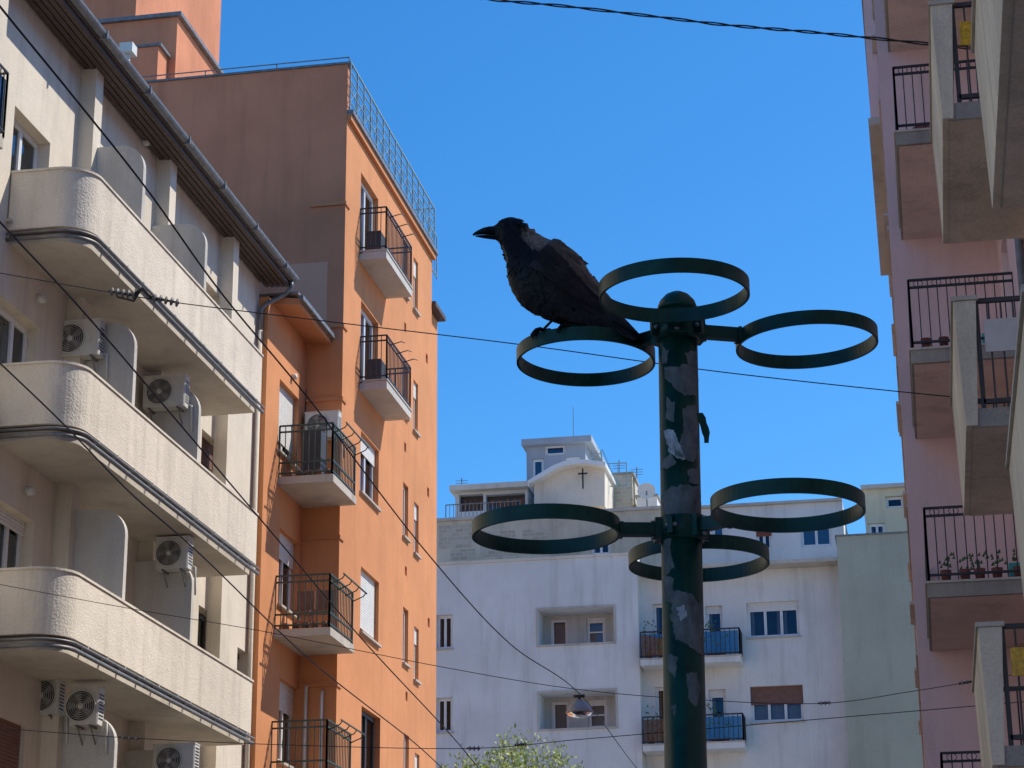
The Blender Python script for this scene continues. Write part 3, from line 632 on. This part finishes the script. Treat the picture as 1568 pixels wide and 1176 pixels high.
def arm(c,z):
    h=pole(z); d=Vector((c.x-h.x,c.y-h.y,0)); Lh=d.length; d.normalize(); s=Vector((-d.y,d.x,0))
    def ob_(l0,l1,w,z0,z1,mat=GP):
        P=[h+d*l+s*k*w for l,k in ((l0,-1),(l1,-1),(l1,1),(l0,1))]
        bpz.prism(mat,[Vector((p.x,p.y,z+z0)) for p in P],(0,0,z1-z0))
    ob_(pr-.005,Lh-RR+.001,.012,-.014,.016); ob_(pr-.004,pr+.016,.022,-.026,.026); ob_(Lh-RR-.007,Lh-RR+.0005,.02,-.016,.016)
    for zz in (-.017,.017):
        q=h+d*(pr+.016); q=Vector((q.x,q.y,z+zz)); bpz.tube(ZINC,[q,q+d*.008],.006,6)
for c in up: ring(c); arm(c,zR1)
for c in lo: ring(c); arm(c,zR2)
for z in (zR1,zR2):
    bpz.tube(GP,[pole(z-.028),pole(z-.027),pole(z+.027),pole(z+.028)],[pr+.001,pr+.006,pr+.006,pr+.001],40)
    for k in range(3):
        cs=(up if z==zR1 else lo); h=pole(z); a0=math.atan2(cs[k].y-h.y,cs[k].x-h.x)+math.pi/3
        d=Vector((cos(a0),sin(a0),0)); s=Vector((-d.y,d.x,0))
        P=[h+d*(pr)+s*.006,h+d*(pr+.022)+s*.006,h+d*(pr+.022)-s*.006,h+d*(pr)-s*.006]
        bpz.prism(GP,[Vector((p.x,p.y,z-.02)) for p in P],(0,0,.04))
        q=h+d*(pr+.013); bpz.tube(ZINC,[Vector((q.x,q.y,z))-s*.014,Vector((q.x,q.y,z))+s*.014],.005,6)
def patch(pts2,mat=STK,e0=.0012,seed=1):
    n=len(pts2)
    cu=sum(p[0] for p in pts2)/n; cvv=sum(p[1] for p in pts2)/n
    dense=[]
    for i in range(n):
        a=pts2[i];b_=pts2[(i+1)%n]; L_=math.hypot(b_[0]-a[0],b_[1]-a[1]); m_=max(2,int(L_/2.5))
        for k in range(m_):
            t=k/m_; u=a[0]+(b_[0]-a[0])*t; v=a[1]+(b_[1]-a[1])*t
            j=3.0*noise.noise(Vector((u*.17,v*.17,seed)))+1.6*noise.noise(Vector((u*.6,v*.6,seed+5)))
            dx_,dy_=u-cu,v-cvv; l=math.hypot(dx_,dy_)+1e-6; dense.append((u+dx_/l*j,v+dy_/l*j*1.3))
    def P(u,v,e):
        h=hitp(u,v,D,nrm); o=pole(h.z); off=max(-.985,min(.985,(h-o).dot(R0)/pr)); th=math.asin(off); d=R0*sin(th)-FH*cos(th)
        return o+d*(pr+e)
    n=len(dense); rings=6; vs=[P(cu,cvv,e0)]
    for r in range(1,rings+1):
        for u,v in dense: vs.append(P(cu+(u-cu)*r/rings,cvv+(v-cvv)*r/rings,e0 if r<rings else e0*.9))
    fs=[(0,1+i,1+(i+1)%n) for i in range(n)]
    for r in range(rings-1):
        for i in range(n): fs.append((1+r*n+i,1+r*n+(i+1)%n,1+(r+1)*n+(i+1)%n,1+(r+1)*n+i))
    bpz.add(vs,fs,mat)
shapes=[
 ([(1016,568),(1032,572),(1044,566),(1067,568),(1067,592),(1064,612),(1046,614),(1033,606),(1018,588)],STK,.0012),
 ([(1046,550),(1066,543),(1067,566),(1052,566)],STK,.0010),
 ([(1014,535),(1022,545),(1020,566),(1013,562)],STK,.0010),
 ([(1043,634),(1064,626),(1069,660),(1069,690),(1060,714),(1042,714),(1036,694),(1044,668)],STK,.0012),
 ([(1016,664),(1030,668),(1040,692),(1047,712),(1036,712),(1022,694)],PAPER,.0020),
 ([(1012,708),(1026,702),(1034,716),(1022,726),(1013,722)],STK,.0013),
 ([(1014,756),(1040,750),(1072,752),(1073,792),(1050,800),(1022,796),(1014,786)],STK,.0012),
 ([(1016,812),(1028,816),(1025,850),(1031,874),(1020,884),(1015,850)],STK,.0012),
 ([(1016,886),(1030,892),(1028,928),(1017,926)],STK,.0014),
 ([(1028,910),(1056,916),(1076,936),(1077,965),(1071,988),(1079,1006),(1066,1006),(1050,992),(1034,986),(1026,955)],STK,.0012),
 ([(1034,936),(1046,934),(1050,950),(1040,958)],PAPER,.0018),
 ([(1048,1038),(1064,1034),(1070,1062),(1063,1088),(1052,1078)],STK,.0012),
 ([(1026,1088),(1034,1084),(1032,1104)],STK,.0012),
 ([(1050,728),(1066,722),(1068,744),(1054,748)],STK,.0015),
 ([(1020,616),(1032,626),(1030,654),(1018,648)],STK,.0012),
 ([(1024,1006),(1036,1012),(1032,1042),(1022,1030)],STK,.0012),
]
for s_,(q,mt,e_) in enumerate(shapes): patch(q,mt,e_,s_*3.3)
def flap(u,v,du,dv,w,out,mat):
    c=hitp(u,v,D,nrm); z=c.z; off=max(-1,min(1,(c-pole(z)).dot(R0)/pr)); th=math.asin(off*.98); d=R0*sin(th)-FH*cos(th)
    base=pole(z)+d*(pr+.001); px=4.915/3330; vs=[];n=6
    for i in range(n+1):
        t=i/n; p=base+R0*du*px*t+Vector((0,0,-dv*px*t))+(d*out*sin(t*2.2))-FH*out*.3*t; ww=w*px*(1-.5*t*t)*(.9+.15*sin(i*2.1))
        q=Vector((0,0,1)) if abs(du)>abs(dv) else R0
        vs+= [p+q*ww,p-q*ww]
    bpz.add(vs,[(2*i,2*i+2,2*i+3,2*i+1) for i in range(n)],mat,True)
flap(1068,636,5,52,8,.012,GP); flap(1020,666,18,42,6,.012,PAPER); flap(1030,700,16,10,5,.010,STK)
pole_ob=bpz.make('flower_basket_pole')
# ================================================================= CROW
cm,nt,b=newmat('crow_feathers'); L=nt.links.new
at=N(nt,'ShaderNodeVertexColor'); at.layer_name='Col'
tc=N(nt,'ShaderNodeTexCoord'); n1=N(nt,'ShaderNodeTexNoise',Scale=160.0,Detail=3.0); L(tc.outputs['Object'],n1.inputs['Vector'])
mr=N(nt,'ShaderNodeMapRange'); mr.inputs[3].default_value=.55; mr.inputs[4].default_value=1.45; L(n1.outputs['Fac'],mr.inputs[0])
vm=N(nt,'ShaderNodeVectorMath',operation='SCALE'); L(at.outputs[0],vm.inputs[0]); L(mr.outputs[0],vm.inputs['Scale']); L(vm.outputs[0],b.inputs['Base Color'])
b.inputs['Roughness'].default_value=.55; b.inputs['Specular IOR Level'].default_value=.2
bp=N(nt,'ShaderNodeBump'); bp.inputs['Strength'].default_value=.5; bp.inputs['Distance'].default_value=.003; L(n1.outputs['Fac'],bp.inputs['Height']); L(bp.outputs[0],b.inputs['Normal'])
BLACK=(.007,.007,.009); GREY=(.20,.155,.120)
cv=[];cf=[];cc=[];csm=[]
def cadd(vs,fs,cols,smooth=True):
    o=len(cv); cv.extend(tuple(p) for p in vs); cc.extend(cols if isinstance(cols,list) else [cols]*len(vs))
    for f in fs: cf.append(tuple(i+o for i in f)); csm.append(smooth)
cl=up[0]
P0=cl-FH*.148
def K2(u,v): return hitp(u,v,P0,FH)
st=[((757,347),(758,366),.75),((766,339),(764,371),.82),((778,334),(769,379),.82),((792,336),(773,389),.78),((805,346),(775,401),.74),((820,357),(776,415),.74),((840,368),(779,432),.78),((862,376),(787,450),.78),((883,390),(800,467),.74),((898,410),(820,480),.7),((911,432),(845,487),.66),((923,449),(869,493),.6),((935,464),(894,500),.5),((949,480),(917,506),.38),((962,494),(938,512),.28)]
S3=[]
for t,bt,w in st:
    a=K2(*t);c_=K2(*bt); S3.append(((a+c_)/2,(a-c_)/2,w))
def cat(a,b,c,d,t): return .5*((2*b)+(c-a)*t+(2*a-5*b+4*c-d)*t*t+(3*b-a-3*c+d)*t*t*t)
FS_=[]
for i in range(len(S3)-1):
    q=[S3[max(0,i-1)],S3[i],S3[i+1],S3[min(len(S3)-1,i+2)]]
    for k in range(5):
        t=k/5; FS_.append(tuple(cat(q[0][j],q[1][j],q[2][j],q[3][j],t) for j in range(3)))
FS_.append(S3[-1])
n=36; vs=[];fs=[];cols=[]
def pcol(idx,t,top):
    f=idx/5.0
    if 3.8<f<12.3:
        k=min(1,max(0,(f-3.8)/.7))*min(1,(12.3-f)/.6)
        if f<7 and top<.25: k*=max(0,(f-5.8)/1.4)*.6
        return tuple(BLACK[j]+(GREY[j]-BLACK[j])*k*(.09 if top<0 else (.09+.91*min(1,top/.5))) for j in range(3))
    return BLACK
for i,(c,hv,w) in enumerate(FS_):
    for j in range(n):
        t=2*math.pi*j/n; top=cos(t)
        nn=1+.035*noise.noise(Vector((i*.5,j*.6,3.1)))+.02*noise.noise(Vector((i*1.7,j*1.9,1)))
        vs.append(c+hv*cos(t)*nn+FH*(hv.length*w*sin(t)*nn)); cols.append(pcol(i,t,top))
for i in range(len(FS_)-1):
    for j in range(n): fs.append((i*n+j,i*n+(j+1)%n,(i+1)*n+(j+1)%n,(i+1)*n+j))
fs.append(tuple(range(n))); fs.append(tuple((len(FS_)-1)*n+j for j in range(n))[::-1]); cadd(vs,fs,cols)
cen=[s[0] for s in FS_]
def surf(p):
    best=None
    for i,(c,hv,w) in enumerate(FS_):
        tg=(cen[min(i+1,len(cen)-1)]-cen[max(i-1,0)]).normalized(); d=abs((p-c).dot(tg))+.15*(p-c).length
        if best is None or d<best[0]: t=(p-c).dot(hv)/hv.length_squared; best=(d,t,hv.length*w,i,tg)
    _,t,w,i,tg=best; return w*math.sqrt(max(0,1-min(1,t*t))),i,t,tg
def feather(b0,t0,wd,off,side,col,lift=.0,pointy=.6):
    ns=7; ax_=(t0-b0); Lf=ax_.length; ax_.normalize(); pr_=ax_.cross(FH).normalized(); vs=[];fs=[]
    for i in range(ns+1):
        s=i/ns; ww=wd*math.sin(math.pi*min(1,(.22+.78*s)**pointy))**.6 if s<1 else wd*.08
        p=b0.lerp(t0,s)
        for k in (-1,0,1):
            q=p+pr_*ww*k; sd,_,_,_=surf(q)
            vs.append(q-FH*side*(sd+off+lift*s+(.0012 if k==0 else 0)))
    for i in range(ns):
        for k in range(2): a=i*3+k; fs.append((a,a+1,a+4,a+3))
    cadd(vs,fs,col)
PX=(K2(900,420)-K2(899,420)).length
for side in (1,-1):
    for _ in range(620):
        i=random.randint(3,len(FS_)-8); c,hv,w=FS_[i]; t=random.uniform(-1,1); p=c+hv*t*.98
        sd,ii,tt,tg=surf(p); Lf=(6+i*.2)*PX*random.uniform(.8,1.3)
        dirn=(tg+hv.normalized()*(-.25*(1 if t>-.3 else -.3))+hv.normalized()*random.uniform(-.12,.12)).normalized()
        cl_=pcol(i,0,t); g_=random.uniform(.6,1.3); feather(p,p+dirn*Lf,Lf*.28,.0008,side,tuple(x*g_ for x in cl_),lift=.0022)
SH=(824,392); TP=(962,504)
dx,dy=TP[0]-SH[0],TP[1]-SH[1]; LL=math.hypot(dx,dy); ex,ey=dx/LL,dy/LL; nx,ny=ey,-ex
for side in (1,-1):
    for row in range(9,-1,-1):
        s=row/9; cnt=6 if row<6 else 5
        for k in range(cnt):
            o=(-30+k*11.0)*(1-.55*s)+ (2-6*s); 
            bu=SH[0]+ex*LL*(.05+.50*s)+nx*o; bv=SH[1]+ey*LL*(.05+.50*s)+ny*o
            ln=(26+78*s**1.2)*random.uniform(.9,1.08)
            conv=-o*.45
            tu=bu+ex*ln+nx*conv*s; tv=bv+ey*ln+ny*conv*s
            g_=random.uniform(.5,1.6); scap=(k>=cnt-2 and row<6)
            col=tuple(x*g_*(.55 if scap else 1) for x in (GREY if scap else (.020,.017,.017)))
            feather(K2(bu,bv),K2(tu,tv),(6.5+2.5*s)*PX,.003+.0011*(9-row)+.0006*k,side,col,lift=.0012)
for k in range(30):
    u=random.uniform(838,888); v=373+(u-838)*.38+random.uniform(0,10)
    b0=K2(u,v); t0=K2(u+random.uniform(10,17),v+random.uniform(5,10)); feather(b0,t0,3.2*PX,.002,random.choice((1,-1)),tuple(x*random.uniform(.6,1.2) for x in GREY),lift=.003)
for k in range(9):
    o=(k-4); z=K2(938,491)+Vector((0,0,-.001*abs(o))); t=K2(986-abs(o)*1.2,521+o*1.0)
    ns=8; wdt=.0105; ax_=(t-z).normalized(); nrm2=ax_.cross(FH).normalized(); vs=[];fs=[]
    for i in range(ns+1):
        s=i/ns; p=z.lerp(t,s)+FH*o*.0045*(1+.5*s)+nrm2*(-.0035*abs(o)*.3); ww=wdt*(.8+.3*s) if s<.86 else wdt*1.1*math.sqrt(max(0.02,1-((s-.86)/.14)**2))
        vs+= [p+FH*ww,p-nrm2*.0015,p-FH*ww,p+nrm2*.0015]
    for i in range(ns):
        for j in range(4): a=i*4; fs.append((a+j,a+(j+1)%4,a+4+(j+1)%4,a+4+j))
    fs.append((ns*4,ns*4+1,ns*4+2,ns*4+3)); cadd(vs,fs,BLACK)
def loft(secs,col,w):
    vs=[];fs=[];m=14
    for (a,b_),ww in zip(secs,w):
        A=K2(*a);B=K2(*b_); c=(A+B)/2; hv=(A-B)/2
        for j in range(m): t=2*math.pi*j/m; vs.append(c+hv*cos(t)+FH*(ww*PX*sin(t)))
    for i in range(len(secs)-1):
        for j in range(m): fs.append((i*m+j,i*m+(j+1)%m,(i+1)*m+(j+1)%m,(i+1)*m+j))
    fs.append(tuple(range(m))); fs.append(tuple((len(secs)-1)*m+j for j in range(m))[::-1]); cadd(vs,fs,col)
BK=(.008,.008,.009)
loft([((768,345),(768,359)),((757,346.5),(757,359)),((748,347),(748,359)),((740,349),(740,359)),((732,352.5),(732,359.5)),((727,355.5),(727,360)),((723.5,358.5),(724.5,361.5))],BK,[8,7.5,6,4.8,3.3,2.0,.7])
loft([((768,357),(768,368)),((757,359.3),(757,366.5)),((748,359.8),(748,365.5)),((740,360),(740,364.5)),((732,360.3),(732,363)),((727,360.8),(727.5,362))],BK,[7,6.3,5,3.8,2.4,1.2])
for side in (1,-1):
    for k in range(8): feather(K2(766,346+k*1.1),K2(747-k*.6,351+k*.6),1.2*PX,.0015,side,BLACK,lift=-.004)
def ctube(pts,rs,col,n=8):
    g=G(); g.tube(cm,pts,rs,n); cadd(g.v,g.f,col)
def ringpt(phi,r=RR-.003): return cl+R0*sin(phi)*r-FH*cos(phi)*r+Vector((0,0,.0175))
for (phi,ku,kv,side) in ((-.66,848,474,1),(-.25,880,480,-1)):
    foot=ringpt(phi)+Vector((0,0,.005)); hip=K2(ku,kv)-FH*side*.018
    ank=foot+Vector((0,0,.006)); knee=K2(ku+2,kv+15)-FH*side*.014
    ctube([hip+Vector((0,0,.02)),hip,hip.lerp(knee,.5),knee,knee.lerp(ank,.15)],[.018,.015,.0095,.0055,.0040],(.012,.012,.013),12)
    ctube([knee,knee.lerp(ank,.5),ank,foot],[.0042,.0034,.0038,.0042],BK)
    T=(-R0).copy()
    for a_ in (-.5,0.0,.5):
        d=(T*cos(a_)+FH*sin(a_)); 
        ctube([foot,foot+d*.012+Vector((0,0,.004)),foot+d*.024+Vector((0,0,-.001)),foot+d*.032+Vector((0,0,-.010)),foot+d*.033+Vector((0,0,-.018))],[.0042,.0038,.0035,.003,.0008],BK)
    d=-T; ctube([foot,foot+d*.012+Vector((0,0,.003)),foot+d*.022+Vector((0,0,-.004)),foot+d*.025+Vector((0,0,-.013))],[.0042,.0036,.003,.0008],BK)
    for _ in range(22):
        p=hip.lerp(knee,random.uniform(0,.8))+FH*random.uniform(-.01,.01)+R0*random.uniform(-.008,.008); q=p+Vector((0,0,-random.uniform(.010,.020)))+R0*random.uniform(-.004,.006)
        cadd([p-R0*.002,p+R0*.002,q],[(0,1,2)],(.02,.019,.019))
me=bpy.data.meshes.new('crow'); me.from_pydata(cv,[],cf); me.materials.append(cm)
me.polygons.foreach_set('use_smooth',csm)
ca=me.color_attributes.new('Col','FLOAT_COLOR','POINT')
for i,c_ in enumerate(cc): ca.data[i].color=(*c_,1)
me.update(); crow=bpy.data.objects.new('crow',me); scene.collection.objects.link(crow)
eg=G(); EYE=plain('crow_eye',(.012,.008,.006),.05,var=.0)
sd,_,_,_=surf(K2(771,350))
for side in (1,-1): p=K2(771,350)-FH*side*(sd-.001); eg.sphere(EYE,p,.0042,.0042,.0042,12,8)
eo=eg.make('eyes'); eo.parent=crow
# ================================================================= WIRES
def smooth(P,n=10):
    out=[]
    for i in range(len(P)-1):
        a,b_,c,d=P[max(0,i-1)],P[i],P[i+1],P[min(len(P)-1,i+2)]
        for k in range(n): out.append(cat(a,b_,c,d,k/n))
    out.append(P[-1]); return out
def cable(P,r,twist=False):
    g=G()
    S=smooth(P,14)
    if twist:
        S2=smooth(P,90)
        for ph in (0,math.pi):
            pts=[];tot=0
            for i,p in enumerate(S2):
                if i: tot+=(p-S2[i-1]).length
                t=(S2[min(i+1,len(S2)-1)]-S2[max(0,i-1)]).normalized(); a=t.cross(Vector((0,0,1))).normalized(); b_=a.cross(t)
                th=tot*9+ph+.8*sin(tot*2.1); pts.append(p+(a*cos(th)+b_*sin(th))*r*1.25)
            g.tube(WIREM,pts,r,6)
    else: g.tube(WIREM,S,r,6)
    return g
def ext(P,x0=None,x1=None):
    if x0 is not None: d=P[0]-P[1]; P=[P[0]+d*((x0-P[0].x)/d.x)]+P
    if x1 is not None: d=P[-1]-P[-2]; P=P+[P[-1]+d*((x1-P[-1].x)/d.x)]
    return P
Y=19.
cable(ext([hy(u,v,Y) for u,v in ((600,-28),(745,-2),(860,9),(1000,25),(1110,38),(1250,50),(1430,68))],-12.4,1.5),.008,True).make('overhead_cable')
w5=cable(ext([hy(u,v,22.) for u,v in ((0,418),(165,447),(275,464),(500,492),(800,528),(1100,569),(1400,602),(1560,616))],-12.55,1.5),.006)
def insul(g,y,u0,v0,u1,v1,n=6,r=.045):
    a=hy(u0,v0,y);b_=hy(u1,v1,y); 
    for k in range(n): p=a.lerp(b_,(k+.5)/n); q=a.lerp(b_,(k+.5)/n+.35/n); g.tube(ZINC if k%2 else CONCD,[p,p.lerp(q,.5),q],[r*.5,r,r*.45],10)
    g.bar(IRON,a,b_,.012)
insul(w5,21.99,166,446,208,452,5,.052); insul(w5,21.99,232,455,274,464,5,.052)
w5.tube(IRON,[hy(206,450,21.99),hy(218,442,21.99),hy(232,456,21.99)],.022,6); w5.tube(IRON,[hy(180,455,21.99),hy(205,461,21.99),hy(214,446,21.99)],.014,6)
w5.make('overhead_cable')
def lx(pts,x): return [hx(u,v,x) for u,v in pts]
cable(lx([(-60,-70),(0,10),(110,145),(225,290),(340,450),(480,620),(650,842),(780,985),(887,1062),(975,1176),(1040,1245)],-6.),.009).make('overhead_cable')
cable(lx([(-60,270),(0,340),(130,480),(280,655),(430,832),(560,985),(690,1125),(760,1210)],-8.),.010).make('overhead_cable')
cable(lx([(-60,500),(0,556),(100,652),(200,755),(310,852),(480,1015),(640,1142),(720,1220)],-9.),.010).make('overhead_cable')
w6=cable(ext([hy(u,v,25.) for u,v in ((0,895),(200,932),(410,968),(670,1020),(880,1055),(1080,1072),(1260,1077),(1400,1058),(1510,1040))],-12.5,1.5),.0045)
insul(w6,24.99,1253,1077,1272,1076,3,.03); insul(w6,24.99,1468,1047,1492,1043,3,.03); w6.make('overhead_cable')
w7=cable(ext([hy(u,v,25.6) for u,v in ((0,1115),(200,1130),(450,1141),(720,1146),(890,1132),(1150,1110),(1410,1088))],-12.5,1.5),.005)
insul(w7,25.59,715,1146,735,1146,3,.035); insul(w7,25.59,788,1141,806,1139,3,.035); insul(w7,25.59,182,1129,212,1131,3,.03); w7.make('overhead_cable')
lp=Obj('street_lamp'); g=lp.g('housing'); c=hx(887,1066,-6.)
LG=plain('lamp_grey',(.30,.31,.32),.45,.2); LGL=glassmat('lamp_bowl',(.8,.8,.78),.15)
def rev(g,mat,prof,n=24,sx=1.):
    vs=[];fs=[]
    for r,z in prof:
        for j in range(n): t=2*math.pi*j/n; vs.append(c+Vector((r*cos(t)*sx,r*sin(t),z)))
    for i in range(len(prof)-1):
        for j in range(n): fs.append((i*n+j,i*n+(j+1)%n,(i+1)*n+(j+1)%n,(i+1)*n+j))
    g.add(vs,fs,mat,True)
rev(g,LG,[(.0,-.06),(.05,-.06),(.07,-.09),(.14,-.13),(.19,-.2),(.25,-.29),(.25,-.31),(.22,-.31)])
rev(lp.g('bowl'),LGL,[(.22,-.31),(.2,-.35),(.13,-.38),(0,-.39)])
g.tube(IRON,[c+Vector((0,0,.02)),c+Vector((0,0,-.07))],.025,8); g.tube(IRON,[c+Vector((-.1,0,.0)),c+Vector((.1,0,.0))],.03,8)
lp.finish()
# ================================================================= TREE
def tree(base,h,name):
    g=G(); BARK=plain('bark',(.10,.075,.055),.9,var=.3,sc=20,bump=.5)
    LF=[plain('spring_leaf_light',(.36,.42,.06),.6,var=.3,sc=2),plain('spring_leaf',(.20,.28,.04),.6,var=.4,sc=2)]
    tips=[]
    def br(p,d,l,r,dep):
        q=p+d*l; m_=p.lerp(q,.5)+Vector((random.uniform(-1,1),random.uniform(-1,1),0))*l*.06
        g.tube(BARK,[p,m_,q],[r,r*.8,r*.6],6)
        tips.append((m_,dep)); tips.append((q,dep))
        if dep==0: return
        for k in range(random.choice((3,4)) if dep>2 else 3):
            a=random.uniform(0,6.28); s=random.uniform(.4,.75); e=Vector((cos(a)*s,sin(a)*s,0))
            nd=(d*.75+e+Vector((0,0,.12))).normalized(); br(p.lerp(q,random.uniform(.65,1)),nd,l*random.uniform(.6,.8),r*.5,dep-1)
    br(base,Vector((0,0,1)),h*.40,.14,5)
    for p,dep in tips:
        if dep>1: continue
        for _ in range(12 if dep==0 else 5):
            q=p+Vector((random.gauss(0,.17),random.gauss(0,.17),random.gauss(0,.15))); s=random.uniform(.05,.10)
            a=Vector((random.gauss(0,1),random.gauss(0,1),random.gauss(0,1))).normalized(); b_=a.orthogonal().normalized()
            g.add([q-a*s,q+b_*s*.5,q+a*s,q-b_*s*.5],[(0,1,2,3)],LF[0 if random.random()<.65 else 1])
    o=g.make(name); zt=max(v[2] for v in g.v); xm_=sum(v[0] for v in g.v if v[2]>zt-1.2)/max(1,sum(1 for v in g.v if v[2]>zt-1.2)); return o,zt,xm_
tp=hy(765,1098,60.)
o,zt,xm_=tree(Vector((0,0,0)),tp.z*1.0,'tree')
k=tp.z/zt; o.scale=(k*.75,k*.75,k); o.location=(tp.x-xm_*k*.75,60,0)
# ================================================================= GROUND
def sheet(name,mat,x0,x1,y0,y1,z):
    g=G(); g.add([(x0,y0,z),(x1,y0,z),(x1,y1,z),(x0,y1,z)],[(0,1,2,3)],mat); return g.make(name)
sheet('ground',PAVE,-900,900,-900,900,0)
sheet('road',ASPH,-9.6,-1.8,-80,66,.004)
g=G(); g.box(PAVE,-12.6,-9.75,-80,62,0.001,.12); g.box(CONCL,-9.748,-9.6,-80,62,0.001,.13); g.make('pavement')
g=G(); g.box(PAVE,-1.65,1.5,-80,62,0.001,.12); g.box(CONCL,-1.8,-1.652,-80,62,0.001,.13); g.make('pavement')
g=G(); g.box(PAVE,-60,60,72,76,0.001,.12); g.box(CONCL,-60,60,71.85,71.998,0.001,.13); g.make('pavement')
g=G()
for k in range(24): g.add([(-5.76,-60+k*5,.008),(-5.64,-60+k*5,.008),(-5.64,-57.5+k*5,.008),(-5.76,-57.5+k*5,.008)],[(0,1,2,3)],WHITE)
g.make('road_marking')
# ================================================================= LIGHT, WORLD, CAMERA
AZ,EL=rad(58),rad(49)
w=bpy.data.worlds.new('World'); scene.world=w; w.use_nodes=True; nt=w.node_tree; bg=nt.nodes['Background']; L=nt.links.new
sk=nt.nodes.new('ShaderNodeTexSky'); sk.sky_type='NISHITA'; sk.sun_disc=False; sk.sun_elevation=EL; sk.sun_rotation=AZ
sk.air_density=1.0; sk.dust_density=.3; sk.ozone_density=3.0; sk.altitude=100
sp=N(nt,'ShaderNodeSeparateColor'); L(sk.outputs[0],sp.inputs[0]); cbn=N(nt,'ShaderNodeCombineColor')
for i,(kk,pw_) in enumerate(((.90,.78),(.94,.14),(1.22,0.0))):
    a=N(nt,'ShaderNodeMath',operation='MULTIPLY',use_clamp=True); L(sp.outputs[i],a.inputs[0]); a.inputs[1].default_value=.15
    p_=N(nt,'ShaderNodeMath',operation='POWER'); L(a.outputs[0],p_.inputs[0]); p_.inputs[1].default_value=pw_
    m1=N(nt,'ShaderNodeMath',operation='MULTIPLY'); L(p_.outputs[0],m1.inputs[0]); L(sp.outputs[i],m1.inputs[1])
    m2=N(nt,'ShaderNodeMath',operation='MULTIPLY'); L(m1.outputs[0],m2.inputs[0]); m2.inputs[1].default_value=kk; L(m2.outputs[0],cbn.inputs[i])
L(cbn.outputs[0],bg.inputs[0]); bg.inputs[1].default_value=.15
sl=bpy.data.lights.new('sun','SUN'); sl.energy=4.8; sl.angle=rad(.5); sl.color=(1,.93,.83)
so=bpy.data.objects.new('sun',sl); scene.collection.objects.link(so)
d=-Vector((sin(AZ)*cos(EL),cos(AZ)*cos(EL),sin(EL))); so.rotation_euler=d.to_track_quat('-Z','Y').to_euler()
cd=bpy.data.cameras.new('camera'); cd.lens=36*F/W; cd.sensor_width=36; cd.clip_end=3000; cd.clip_start=.05
co=bpy.data.objects.new('camera',cd); scene.collection.objects.link(co)
from mathutils import Matrix
M=Matrix((RC,UC,-FW)).transposed().to_4x4(); M.translation=C; co.matrix_world=M
scene.camera=co
scene.view_settings.view_transform='Standard'; scene.view_settings.look='None'; scene.view_settings.exposure=0
